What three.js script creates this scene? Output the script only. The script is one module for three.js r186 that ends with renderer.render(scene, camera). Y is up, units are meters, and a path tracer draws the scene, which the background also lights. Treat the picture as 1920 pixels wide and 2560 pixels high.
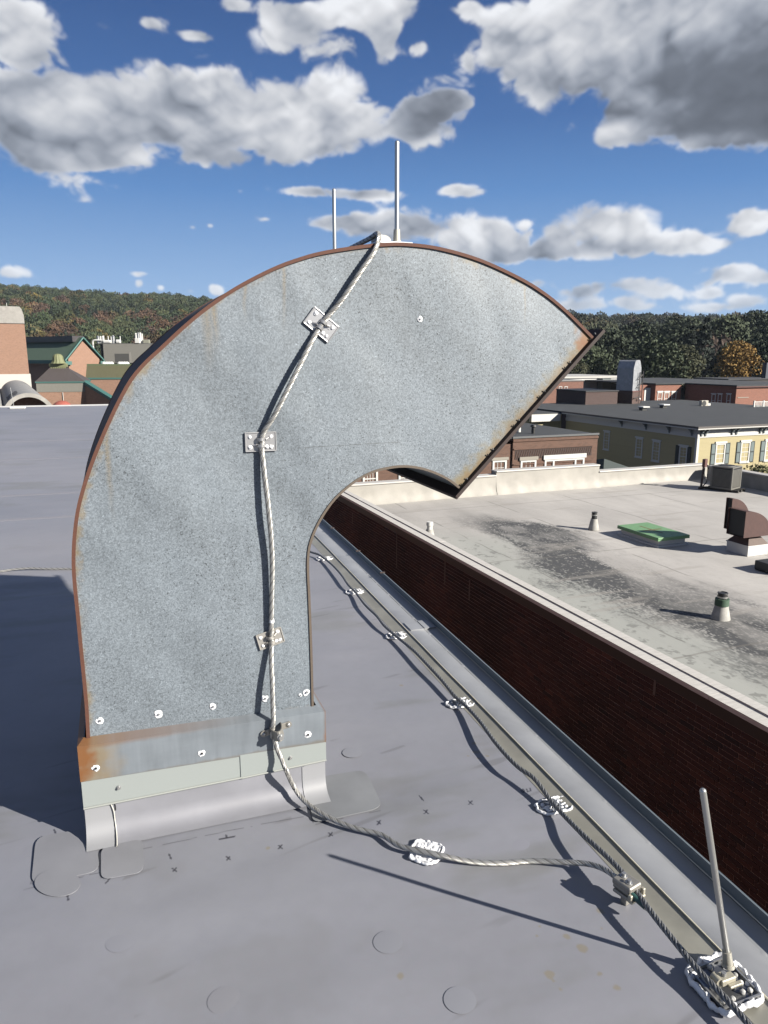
import * as THREE from 'three';
import { mergeGeometries } from 'three/addons/utils/BufferGeometryUtils.js';
import { RoundedBoxGeometry } from 'three/addons/geometries/RoundedBoxGeometry.js';

// ------------------------------------------------------------------ camera, sky, sun, exposure
const scene = new THREE.Scene();
const EYE = 1.5, FOC = 1850, PITCH = Math.atan(390 / FOC);           // focal length in pixels of the 1920 x 2560 photograph
const camera = new THREE.PerspectiveCamera(2 * Math.atan(1280 / FOC) * 180 / Math.PI, 0.75, 0.05, 9000);
camera.position.set(0, EYE, 0); camera.rotation.set(-PITCH, 0, 0);
const renderer = new THREE.WebGLRenderer({ antialias: true });
renderer.toneMapping = THREE.LinearToneMapping;
const EXPOSURE = 2.7; renderer.toneMappingExposure = EXPOSURE;
renderer.shadowMap.enabled = true;
const SUN_EL = 27 * Math.PI / 180, SUN = new THREE.Vector3(Math.cos(SUN_EL) * 0.89, Math.sin(SUN_EL), Math.cos(SUN_EL) * 0.455).normalize();
const sun = new THREE.DirectionalLight(new THREE.Color().setRGB(1, 0.94, 0.84), 5);
sun.position.copy(SUN).multiplyScalar(60); sun.castShadow = true;
Object.assign(sun.shadow.camera, { left: -40, right: 40, top: 40, bottom: -40, near: 1, far: 200 }); sun.shadow.mapSize.set(4096, 4096);
scene.add(sun); scene.add(sun.target);
const GROUND = -12;

// ------------------------------------------------------------------ small maths
function rng(seed) { let a = seed >>> 0; return () => { a = (a + 0x6D2B79F5) >>> 0; let t = a; t = Math.imul(t ^ (t >>> 15), t | 1); t ^= t + Math.imul(t ^ (t >>> 7), t | 61); return ((t ^ (t >>> 14)) >>> 0) / 4294967296; }; }
const TAB = (() => { const r = rng(77), t = new Float32Array(65536); for (let i = 0; i < 65536; i++) t[i] = r(); return t; })();
const hsh = (x, y) => TAB[((x & 255) + ((y & 255) << 8) + (x >> 8) * 7919 + (y >> 8) * 104729) & 65535];
function vn(x, y) {
  const xi = Math.floor(x), yi = Math.floor(y); let fx = x - xi, fy = y - yi;
  fx = fx * fx * (3 - 2 * fx); fy = fy * fy * (3 - 2 * fy);
  const a = hsh(xi, yi), b = hsh(xi + 1, yi), c = hsh(xi, yi + 1), d = hsh(xi + 1, yi + 1);
  return a + (b - a) * fx + (c - a) * fy + (a - b - c + d) * fx * fy;
}
function fbm(x, y, o = 4, g = 0.5) { let s = 0, a = 1, n = 0; for (let i = 0; i < o; i++) { s += a * vn(x, y); n += a; a *= g; const t = x * 1.94 + y * 0.53 + 17.3; y = y * 1.94 - x * 0.53 + 9.1; x = t; } return s / n; }
const cl = (v, a = 0, b = 1) => v < a ? a : v > b ? b : v;
const ss = (a, b, x) => { const t = cl((x - a) / (b - a)); return t * t * (3 - 2 * t); };
const mx = (a, b, t) => a + (b - a) * t;
const mx3 = (a, b, t) => [mx(a[0], b[0], t), mx(a[1], b[1], t), mx(a[2], b[2], t)];
const V = (x, y, z) => new THREE.Vector3(x, y, z);
// a photograph pixel gives a direction; the distance comes from the plane that it is put on
const cP = Math.cos(PITCH), sP = Math.sin(PITCH), EYEP = V(0, EYE, 0);
function ray(px, py) { const x = (px - 960) / FOC, y = (1280 - py) / FOC; return V(x, -sP + y * cP, -(cP + y * sP)); }
const atT = (px, py, t) => ray(px, py).multiplyScalar(t).add(EYEP);
function atY(px, py, y = 0) { const r = ray(px, py); return r.multiplyScalar((y - EYE) / r.y).add(EYEP); }
class Frame {                                                     // a thing's own axes: origin in the world and a turn about the vertical
  constructor(o, deg) { this.o = o; this.yaw = deg * Math.PI / 180; this.X = V(Math.cos(this.yaw), 0, -Math.sin(this.yaw)); this.Z = V(Math.sin(this.yaw), 0, Math.cos(this.yaw)); }
  local(p) { const q = p.clone().sub(this.o); return V(q.dot(this.X), q.y, q.dot(this.Z)); }
  world(x, y, z) { return this.o.clone().addScaledVector(this.X, x).addScaledVector(this.Z, z).add(V(0, y, 0)); }
  hit(px, py, n, d) { const r = ray(px, py), t = (this.o.clone().sub(EYEP).dot(n) + d) / r.dot(n); return this.local(r.multiplyScalar(t).add(EYEP)); }
  onZ(px, py, z = 0) { return this.hit(px, py, this.Z, z); }
  onX(px, py, x = 0) { return this.hit(px, py, this.X, x); }
  onY(px, py, y = 0) { return this.local(atY(px, py, y + this.o.y)); }
}

// ------------------------------------------------------------------ the sky: air and clouds
{
  const W = 4096, H = 2048, t00 = Date.now(), data = new Float32Array(W * H * 4), KD = 1920 / 1659;
  // clouds of the photograph: centre and half-size in pixels of a 1659-wide view, darkness
  const seen = [
    [40, 255, 150, 90, .75], [170, 240, 150, 105, .6], [310, 250, 140, 85, .5], [430, 235, 110, 80, .4], [450, 315, 60, 38, .5], [560, 250, 110, 75, .45], [680, 245, 110, 85, .3], [640, 300, 95, 45, .4], [790, 265, 80, 60, .35], [130, 320, 120, 42, .9],
    [950, 225, 85, 62, 1.0], [890, 265, 50, 40, 1.05],
    [60, 62, 105, 48, .15], [40, 25, 60, 25, .2], [330, 50, 38, 15, .2], [425, 76, 50, 11, .2], [228, 56, 32, 11, .2],
    [640, 66, 92, 46, .15], [820, 25, 105, 42, .15], [832, 90, 32, 45, .2], [900, 110, 42, 18, .15], [510, 10, 40, 18, .3], [600, 20, 50, 20, .2], [1010, 20, 30, 14, .2], [1015, 130, 16, 18, .3],
    [1130, 90, 110, 70, .25], [1230, 110, 130, 85, .45], [1380, 60, 200, 90, .3], [1420, 130, 200, 100, .9], [1560, 130, 170, 130, 1.15], [1660, 210, 170, 100, 1.15], [1500, 240, 130, 55, 1.0], [1370, 250, 80, 42, .35], [1340, 295, 55, 26, .2], [1540, 300, 90, 22, .3], [1500, 30, 200, 60, .5],
    [990, 515, 90, 42, .15], [1090, 520, 95, 45, .3], [1170, 545, 105, 26, .8], [1230, 470, 85, 52, .25], [1320, 500, 105, 48, .25], [1400, 525, 85, 26, .5], [1500, 525, 52, 22, .2], [1070, 555, 90, 16, .9],
    [660, 412, 60, 11, .5], [770, 420, 110, 14, .6], [740, 480, 90, 22, .6], [880, 478, 100, 34, .6], [1000, 412, 58, 16, .4], [860, 505, 90, 20, .7],
    [1340, 612, 80, 18, .3], [1420, 630, 60, 18, .3], [1260, 630, 60, 16, .4], [1300, 655, 100, 16, .45], [1400, 664, 60, 10, .4], [1560, 588, 60, 18, .35], [1640, 600, 60, 20, .4], [1620, 482, 40, 26, .15], [1535, 632, 34, 12, .3], [1620, 650, 62, 14, .4], [1560, 664, 70, 9, .4], [1520, 612, 26, 10, .9], [1180, 610, 40, 14, .4], [1220, 665, 60, 10, .4],
    [35, 590, 48, 16, .1], [85, 602, 24, 9, .1], [466, 626, 20, 13, .05], [300, 613, 10, 11, .1], [575, 473, 20, 7, .2], [348, 621, 13, 7, .1], [300, 592, 34, 6, .8], [415, 490, 12, 5, .3], [455, 488, 10, 5, .3], [490, 494, 9, 5, .3], [285, 540, 34, 4, .7], [75, 556, 22, 4, .6], [415, 628, 20, 5, .2], [520, 412, 14, 4, .5],
  ].map(([x, y, rx, ry, d]) => { const r = ray(x * KD, y * KD), el = Math.atan2(r.y, Math.hypot(r.x, r.z)), az = Math.atan2(r.x, -r.z), s = KD / FOC; return [az, el, rx * s * 0.95, ry * s * 0.95, d]; });
  const R = rng(5), blobs = [...seen];
  for (let k = 0; k < 42; k++) {                                  // unseen sky all round, its cloud thinned to deepen the shadows
    const az = (R() * 2 - 1) * Math.PI, el = 0.03 + Math.pow(R(), 1.3) * 1.35, big = 0.04 + R() * 0.09 * (0.5 + el), n = 3 + Math.floor(R() * 5);
    const dk = R();
    if (Math.abs(az) < 0.62 && el < 0.58) continue;
    for (let i = 0; i < n; i++) { const a2 = az + (R() - .5) * big * 4.2 / Math.max(0.35, Math.cos(el)), e2 = el + (R() - .5) * big * (0.5 + el * 0.7); if (Math.abs(a2) < 0.55 && e2 < 0.5) continue; blobs.push([a2, Math.max(0.01, e2), big * (0.6 + R() * 0.6), big * (0.32 + R() * 0.3) * (0.55 + el), dk * (0.4 + R() * 0.7)]); }
  }
  const GW = 2048, GH = 512, S = new Float32Array(GW * GH), T = new Float32Array(GW * GH), B = new Float32Array(GW * GH);
  for (const [az, el, ra, re, d] of blobs) {
    const weight = re < .006 ? .5 : re < .012 ? .8 : 1;                             // the smallest are mere shreds
    const j0 = Math.max(0, Math.floor((el - re * 2.2) / (Math.PI / 2) * GH)), j1 = Math.min(GH - 1, Math.ceil((el + re * 2.2) / (Math.PI / 2) * GH));
    for (let j = j0; j <= j1; j++) {
      const e = (j + .5) / GH * Math.PI / 2, ce = Math.max(0.12, Math.cos(e)), span = Math.min(GW / 2 - 1, Math.ceil(ra * 2.2 / ce / (2 * Math.PI) * GW)), ic = Math.floor((az + Math.PI) / (2 * Math.PI) * GW);
      for (let i = ic - span; i <= ic + span; i++) {
        const a = ((i + .5) / GW * 2 * Math.PI - Math.PI - az) * ce / ra, b = (e - el) / re, q = a * a + b * b; if (q > 4.8) continue;
        const w = weight * Math.exp(-1.7 * q), at = j * GW + ((i % GW) + GW) % GW; S[at] += w; T[at] += w * d; B[at] += w * b;
      }
    }
  }
  const grid = (G, az, el) => { const x = (az + Math.PI) / (2 * Math.PI) * GW - .5, y = cl(el / (Math.PI / 2) * GH - .5, 0, GH - 1.001); const i = Math.floor(x), j = Math.floor(y), fx = x - i, fy = y - j, a = ((i % GW) + GW) % GW, b = (a + 1) % GW; return (G[j * GW + a] * (1 - fx) + G[j * GW + b] * fx) * (1 - fy) + (G[(j + 1) * GW + a] * (1 - fx) + G[(j + 1) * GW + b] * fx) * fy; };
  const air = (el) => {                                            // linear radiance at display level, then divided by the exposure
    const d = el * 180 / Math.PI, k = [[0, .38, .55, .78], [5.6, .265, .435, .71], [11.4, .125, .275, .575], [16, .075, .175, .42], [22, .050, .120, .315], [40, .028, .078, .235], [90, .017, .053, .18]];
    let i = 0; while (i < k.length - 2 && d > k[i + 1][0]) i++;
    const t = cl((d - k[i][0]) / (k[i + 1][0] - k[i][0])); return [1, 2, 3].map((c) => mx(k[i][c], k[i + 1][c], t));
  };
  const fb = (x, y, o, g) => { let s = 0, a = 1, n = 0; for (let i = 0; i < o; i++) { const q = vn(x, y); s += a * q; n += a; a *= g; const t = x * 1.79 + y * .83 + 7.7; y = y * 1.79 - x * .83 + 3.1; x = t; } return s / n; };
  const puff = (x, y, o) => { let s = 0, a = 1, n = 0; for (let i = 0; i < o; i++) { const q = vn(x, y); s += a * (1 - Math.pow(Math.abs(2 * q - 1), .8)); n += a; a *= .52; const t = x * 1.79 + y * .83 + 2.7; y = y * 1.79 - x * .83 + 5.1; x = t; } return 1 - s / n; };
  const body = (az, el, ce) => { const x = az * ce * 12 + 40, y = el * 15 + 9, wx = fb(x * 1.7, y * 1.7, 3, .5) - .5, wy = fb(x * 1.7 + 30, y * 1.7 + 11, 3, .5) - .5; return .50 * fb(x * 1.3 + wx * .5, y * 1.3 + wy * .5, 6, .56) + .50 * puff(x * 1.9 + wx * .8 + 3, y * 2.1 + wy * .8, 5); };
  const soft = (az, el, ce) => { const x = az * ce * 12 + 40, y = el * 15 + 9; return .45 * fb(x * 1.3, y * 1.3, 3, .5) + .55 * puff(x * 1.5 + 3, y * 1.7, 3); };
  for (let j = 0; j < H; j++) {
    const el = ((j + .5) / H - .5) * Math.PI;
    if (el < 0) { for (let i = 0; i < W; i++) { const p = (j * W + i) * 4; data[p] = .10; data[p + 1] = .12; data[p + 2] = .13; data[p + 3] = 1; } continue; }
    const base = air(el), ce = Math.max(0.15, Math.cos(el));
    for (let i = 0; i < W; i++) {
      const phi = (i + .5) / W * 2 * Math.PI - Math.PI; let az = phi + Math.PI / 2; if (az > Math.PI) az -= 2 * Math.PI;
      let c = base; const s0 = grid(S, az, el);
      if (s0 > 0.03) {
        const s = 1 - Math.exp(-1.7 * s0), n = body(az, el, ce), D = s + (n - .47) * mx(1.75, .8, ss(.72, 1, s)) - .46, a = Math.pow(ss(-.13, .20, D), 1.2);
        if (a > .004) {
          const n1 = soft(az, el, ce), n2 = soft(az + .012 / ce, el + .016, ce), n3 = soft(az + .035 / ce, el + .04, ce), dk = grid(T, az, el) / s0, vb = grid(B, az, el) / s0;
          const th = ss(-.02, .62, D), lit = (n1 - n2) * 1.9 + (n1 - n3) * .9 + (n - .47) * .25;           // the side turned to the sun is the brighter one
          const dim = cl(dk * 1.02 + (fb(az * ce * 9 + 3, el * 14, 3, .5) - .5) * .7, 0, 1.2) * ss(.25, .85, s) * ss(-.05, .22, D);
          let l = .77 - dim * .50 + lit * .42 * (1 - .5 * dim) + vb * .08; l = l < .2 ? .2 * Math.exp((l - .2) * 2.2) : l; l = cl(l, .07, .92); const g = ss(.8, .18, l);
          const col = [l * mx(.97, .86, g), l * mx(.99, .96, g), l * mx(1.03, 1.15, g)];
          const hz = ss(.16, .02, el) * .4; c = mx3(base, mx3(col, [.46, .57, .73], hz), a * .97);
        }
      }
      const p = (j * W + i) * 4; data[p] = c[0] / EXPOSURE; data[p + 1] = c[1] / EXPOSURE; data[p + 2] = c[2] / EXPOSURE; data[p + 3] = 1;
    }
  }
  const t = new THREE.DataTexture(data, W, H, THREE.RGBAFormat, THREE.FloatType);
  t.mapping = THREE.EquirectangularReflectionMapping; t.magFilter = THREE.LinearFilter; t.minFilter = THREE.LinearFilter; t.needsUpdate = true;
  scene.background = t; scene.environment = t;
}

// ------------------------------------------------------------------ textures and materials
const enc = (v) => Math.round(255 * (v <= .0031308 ? v * 12.92 : 1.055 * Math.pow(v, 1 / 2.4) - .055));
function tex(w, h, fn, wrap = true) {                              // fn(u, v) in 0..1 gives a linear colour
  const d = new Uint8Array(w * h * 4);
  for (let j = 0; j < h; j++) for (let i = 0; i < w; i++) { const c = fn((i + .5) / w, (j + .5) / h), p = (j * w + i) * 4; d[p] = enc(cl(c[0])); d[p + 1] = enc(cl(c[1])); d[p + 2] = enc(cl(c[2])); d[p + 3] = 255; }
  return fin(new THREE.DataTexture(d, w, h, THREE.RGBAFormat), true, wrap);
}
function grey(w, h, fn) { const d = new Uint8Array(w * h * 4); for (let j = 0; j < h; j++) for (let i = 0; i < w; i++) { const c = Math.round(255 * cl(fn((i + .5) / w, (j + .5) / h))), p = (j * w + i) * 4; d[p] = d[p + 1] = d[p + 2] = c; d[p + 3] = 255; } return fin(new THREE.DataTexture(d, w, h, THREE.RGBAFormat), false, true); }
function fin(t, srgb, wrap) { t.wrapS = t.wrapT = wrap ? THREE.RepeatWrapping : THREE.ClampToEdgeWrapping; t.magFilter = THREE.LinearFilter; t.minFilter = THREE.LinearMipmapLinearFilter; t.generateMipmaps = true; if (srgb) t.colorSpace = THREE.SRGBColorSpace; t.needsUpdate = true; return t; }
const rep = (t, mx_, my_ = mx_) => { const c = t.clone(); c.repeat.set(1 / mx_, 1 / my_); c.needsUpdate = true; return c; };
const mat = (c, rough = .8, o = {}) => { const m = new THREE.MeshStandardMaterial({ roughness: rough, metalness: 0, side: THREE.DoubleSide, ...o }); m.color.setRGB(...(Array.isArray(c) ? c : [c, c, c]).map((v) => v * .645)); return m; };
// mottled(colours...) : a small repeating colour texture of layered noise, multiplied onto the material's colour
const tile = (x, p) => Math.sin(x * 2 * Math.PI) * p;
function mottle(seed, amp, fx, fy, oct = 4) { return tex(512, 512, (u, v) => { const a = fbm(u * fx + seed, v * fy, oct), b = fbm((u - 1) * fx + seed, v * fy, oct), c = fbm(u * fx + seed, (v - 1) * fy, oct), d = fbm((u - 1) * fx + seed, (v - 1) * fy, oct); const n = mx(mx(a, b, ss(.6, 1, u)), mx(c, d, ss(.6, 1, u)), ss(.6, 1, v)); const k = 1 - amp + (n - .5) * 2 * amp; return [k, k, k]; }); }
const T_fine = mottle(3, .16, 60, 60), T_streak = mottle(9, .2, 14, 120), T_coarse = mottle(21, .2, 9, 9, 6), T_vert = mottle(31, .14, 90, 8);
const T_brickfar = tex(512, 512, (u, v) => { const row = Math.floor(v * 36), off = (row & 1) * .5, b = Math.floor(u * 12 + off), f = hsh(b + row * 13, row * 7 + 3), my = v * 36 - row, j = my < .16 ? .13 : 0; const k = .78 + f * .3 + (fbm(u * 6, v * 6, 3) - .5) * .2 + j; return [k, k * (1 + j * .2), k * (1 + j * .5)]; });
const brickMat = (c) => mat(c, .9, { map: rep(T_brickfar, 2.55, 2.44) });

const M = {
  steel: mat([.50, .51, .52], .42, { metalness: .75 }), alu: mat([.62, .62, .60], .36, { metalness: .8 }), cableA: mat([.60, .59, .56], .38, { metalness: .7 }), cableB: mat([.27, .265, .255], .5, { metalness: .5 }), cableC: mat([.34, .345, .35], .45, { metalness: .6 }), cableD: mat([.14, .145, .15], .5, { metalness: .5 }), cableCore: mat([.05, .05, .05], .7), cast: mat([.46, .44, .40], .5, { metalness: .65, map: rep(T_fine, .1) }),
  seal: mat([.80, .81, .84], .35), white: mat([.62, .62, .60], .6), dark: mat([.015, .016, .018], .6), glass: mat([.03, .035, .04], .08, { metalness: 0 }), curtain: mat([.45, .42, .35], .9),
  rust: mat([.115, .040, .022], .8, { map: rep(T_fine, .25) }), rustShaded: mat([.045, .022, .018], .75, { map: rep(T_coarse, .6) }), darkSheet: mat([.032, .034, .042], .6, { map: rep(T_coarse, 1.1) }),
  green: mat([.02, .10, .06], .5), roofDark: mat([.045, .050, .056], .85, { map: rep(T_coarse, 9) }), brown: mat([.06, .04, .035], .8),
  marker: mat([.012, .012, .016], .7),
};

// ------------------------------------------------------------------ building blocks
const taken = {};
const named = (n) => { const k = taken[n] = (taken[n] ?? -1) + 1; return k ? n + '_' + String(k).padStart(3, '0') : n; };
function boxUV(g) {                                                // uv in metres, by the way each face points
  if (!g.attributes.normal) g.computeVertexNormals();
  const p = g.attributes.position, n = g.attributes.normal, uv = new Float32Array(p.count * 2);
  for (let i = 0; i < p.count; i++) { const ax = Math.abs(n.getX(i)), ay = Math.abs(n.getY(i)), az = Math.abs(n.getZ(i)); if (ay >= ax && ay >= az) { uv[2 * i] = p.getX(i); uv[2 * i + 1] = p.getZ(i); } else if (ax > az) { uv[2 * i] = p.getZ(i); uv[2 * i + 1] = p.getY(i); } else { uv[2 * i] = p.getX(i); uv[2 * i + 1] = p.getY(i); } }
  g.setAttribute('uv', new THREE.BufferAttribute(uv, 2)); return g;
}
const flat = (g) => { const r = g.index ? g.toNonIndexed() : g; for (const k of Object.keys(r.attributes)) if (!['position', 'normal', 'uv'].includes(k)) r.deleteAttribute(k); if (!r.attributes.uv) r.setAttribute('uv', new THREE.BufferAttribute(new Float32Array(r.attributes.position.count * 2), 2)); return r; };
const join = (gs) => gs.length === 1 ? gs[0] : mergeGeometries(gs.map(flat));
function put(name, geo, m, parent) {                               // one named mesh under its parent
  const o = new THREE.Mesh(boxUV(Array.isArray(geo) ? join(geo) : geo), m); o.name = name; o.castShadow = o.receiveShadow = true; parent.add(o); return o;
}
function thing(name, label, category, pos = V(0, 0, 0), yaw = 0, group) {
  const g = new THREE.Group(); g.name = named(name); g.position.copy(pos); g.rotation.y = yaw; g.userData = { label, category }; if (group) g.userData.group = group; scene.add(g); return g;
}
function structure(name, pos = V(0, 0, 0), yaw = 0) { const g = new THREE.Group(); g.name = named(name); g.position.copy(pos); g.rotation.y = yaw; g.userData = { kind: 'structure' }; scene.add(g); return g; }
const box = (x0, x1, y0, y1, z0, z1) => new THREE.BoxGeometry(x1 - x0, y1 - y0, z1 - z0).translate((x0 + x1) / 2, (y0 + y1) / 2, (z0 + z1) / 2);
const rbox = (w, h, d, r, s = 2) => new RoundedBoxGeometry(w, h, d, s, r);
const cyl = (r0, r1, h, n = 16) => new THREE.CylinderGeometry(r1, r0, h, n).translate(0, h / 2, 0);
function bar(a, b, r, n = 8, r2 = r) { const d = b.clone().sub(a), L = d.length(), g = new THREE.CylinderGeometry(r2, r, L, n).translate(0, L / 2, 0); g.applyQuaternion(new THREE.Quaternion().setFromUnitVectors(V(0, 1, 0), d.normalize())); return g.translate(a.x, a.y, a.z); }
const tube = (pts, r, seg = 40, n = 8, closed = false) => new THREE.TubeGeometry(new THREE.CatmullRomCurve3(pts, closed, 'centripetal'), seg, r, n, closed);
function poly(pts, depth, bevel = 0) { const s = new THREE.Shape(pts.map((p) => new THREE.Vector2(p[0], p[1]))); return new THREE.ExtrudeGeometry(s, { depth, bevelEnabled: bevel > 0, bevelSize: bevel, bevelThickness: bevel, bevelSegments: 2, curveSegments: 4 }); }
const lay = (g) => g.rotateX(-Math.PI / 2);                        // a shape drawn in (x, -z) becomes a sheet with its depth upwards
function quad(a, b, c, d) { const g = new THREE.BufferGeometry(); g.setAttribute('position', new THREE.Float32BufferAttribute([a, b, c, a, c, d].flatMap((p) => [p.x, p.y, p.z]), 3)); g.computeVertexNormals(); return g; }
function strip(A, B) { const gs = []; for (let i = 0; i + 1 < A.length; i++) gs.push(quad(A[i], A[i + 1], B[i + 1], B[i])); return join(gs); }
function blob(r, seed, sq = .5, amp = .35) { const g = new THREE.IcosahedronGeometry(r, 2), p = g.attributes.position; for (let i = 0; i < p.count; i++) { const x = p.getX(i), y = p.getY(i), z = p.getZ(i), k = 1 + amp * (2 * fbm(x / r * 1.3 + seed * 3.7 + 9, (y + z) / r * 1.3 + seed, 2) - 1); p.setXYZ(i, x * k, y * k * sq, z * k); } g.computeVertexNormals(); return g; }
function rope(parent, pts, R, mats, strands = 6, pitch = .066, step = .006) {    // twisted conductor: strands wound round the path, each a part
  const cv = new THREE.CatmullRomCurve3(pts, false, 'centripetal'), L = cv.getLength(), n = Math.ceil(L / step), fr = cv.computeFrenetFrames(n, false), P = cv.getSpacedPoints(n), sr = R * .35;
  for (let s = 0; s < strands; s++) {
    const q = []; for (let i = 0; i <= n; i++) { const a = s / strands * 2 * Math.PI + i / n * L / pitch * 2 * Math.PI, r = R - sr; q.push(P[i].clone().addScaledVector(fr.normals[i], Math.cos(a) * r).addScaledVector(fr.binormals[i], Math.sin(a) * r)); }
    const pos = [], idx = [], m = 6;
    for (let i = 0; i <= n; i++) { const t = (q[Math.min(n, i + 1)].clone().sub(q[Math.max(0, i - 1)])).normalize(), u = V(0, 1, 0).cross(t); if (u.lengthSq() < .01) u.set(1, 0, 0); u.normalize(); const w = t.clone().cross(u); for (let k = 0; k < m; k++) { const a = k / m * 2 * Math.PI; const c = q[i].clone().addScaledVector(u, Math.cos(a) * sr).addScaledVector(w, Math.sin(a) * sr); pos.push(c.x, c.y, c.z); } }
    for (let i = 0; i < n; i++) for (let k = 0; k < m; k++) { const a = i * m + k, b = i * m + (k + 1) % m; idx.push(a, b, a + m, b, b + m, a + m); }
    const g = new THREE.BufferGeometry(); g.setAttribute('position', new THREE.Float32BufferAttribute(pos, 3)); g.setIndex(idx); g.computeVertexNormals(); put('strand', g, mats[s % mats.length], parent);
  }
  put('core', new THREE.TubeGeometry(cv, Math.ceil(L / .02), R * .5, 6), M.cableCore, parent);
}

// ------------------------------------------------------------------ our roof
const EDGE = new Frame(V(0, 0, 0), 17.9);                          // x outward across the roof edge, -z along it
const roofMark = [];                                               // pen strokes and stains, as photograph pixels that lie on the roof
const stroke = (...p) => roofMark.push(p.map(([x, y]) => { const q = EDGE.onY(x, y); return [q.x, q.z]; }));
for (const [x, y] of [[436, 2177], [571, 2146], [701, 2117], [827, 2085], [947, 2057], [1176, 2007], [1065, 2031]]) { stroke([x - 5, y - 4], [x + 5, y + 4]); stroke([x - 4, y + 5], [x + 4, y - 5]); }
stroke([423, 2137], [428, 2149]); stroke([547, 2100], [587, 2092]); stroke([567, 2096], [565, 2089]); stroke([1048, 1990], [1058, 2003]); stroke([278, 2195], [264, 2210]); stroke([166, 2226], [171, 2252]); stroke([135, 2072], [144, 2094]);
// the printed numerals, read from the far side
stroke([1303, 1977], [1308, 1973], [1311, 1977], [1307, 1981], [1303, 1978]); stroke([1311, 1977], [1309, 1983]); stroke([1316, 1972], [1319, 1980]); stroke([1325, 1970], [1327, 1977], [1323, 1978]);
stroke([1363, 1962], [1367, 1965]); stroke([1369, 1960], [1371, 1965]); stroke([1375, 1959], [1379, 1962]);
const seamLine = []; const seam0 = (...p) => seamLine.push(p.map(([x, y]) => { const q = EDGE.onY(x, y); return [q.x, q.z]; }));
seam0([357, 2122], [470, 2100], [586, 2075], [700, 2051], [758, 2040]); seam0([60, 2225], [140, 2208], [198, 2194], [250, 2182]); seam0([86, 2111], [78, 2211]); seam0([253, 2126], [253, 2196]); seam0([770, 1992], [783, 2060], [951, 2026]);
const stains = [[1502, 2278, 10], [1416, 2343, 9], [1373, 2437, 13], [1349, 2316, 4], [1528, 2298, 4], [1384, 2453, 4], [1504, 2322, 3], [1343, 2341, 4], [1401, 2474, 4], [1412, 2200, 4], [1500, 2437, 7], [1541, 2470, 9], [1185, 1858, 7], [1190, 1880, 9], [1197, 1896, 5], [1170, 1890, 4], [1218, 1890, 5], [1455, 2370, 14], [1000, 2440, 10], [670, 2120, 6], [1004, 1713, 6]].map(([x, y, r]) => { const q = EDGE.onY(x, y), t = atY(x, y).distanceTo(EYEP); return [q.x, q.z, r / FOC * t]; });
const segD = (x, y, a, b) => { const dx = b[0] - a[0], dy = b[1] - a[1], t = cl(((x - a[0]) * dx + (y - a[1]) * dy) / (dx * dx + dy * dy + 1e-12)); return Math.hypot(x - a[0] - t * dx, y - a[1] - t * dy); };
function membrane(x, z) {                                          // colour of the grey-lavender membrane at a place on the roof
  const a = fbm(x * .5 + 3, z * .5 + 8, 5), b = fbm(x * 2.3 + 40, z * 5.1, 4), c = fbm(x * 31, z * 31 + 5, 3), s = ss(.57, .75, fbm(x * 1.1 + 70, z * 3.4 + 11, 5, .6));
  const k = .93 + (a - .5) * .26 + (b - .5) * .15 + (c - .5) * .06 - s * .12;
  return [.266 * k * (1 + (a - .5) * .06), .271 * k, .305 * k * (1 - (a - .5) * .08 - s * .06)];
}
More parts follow.
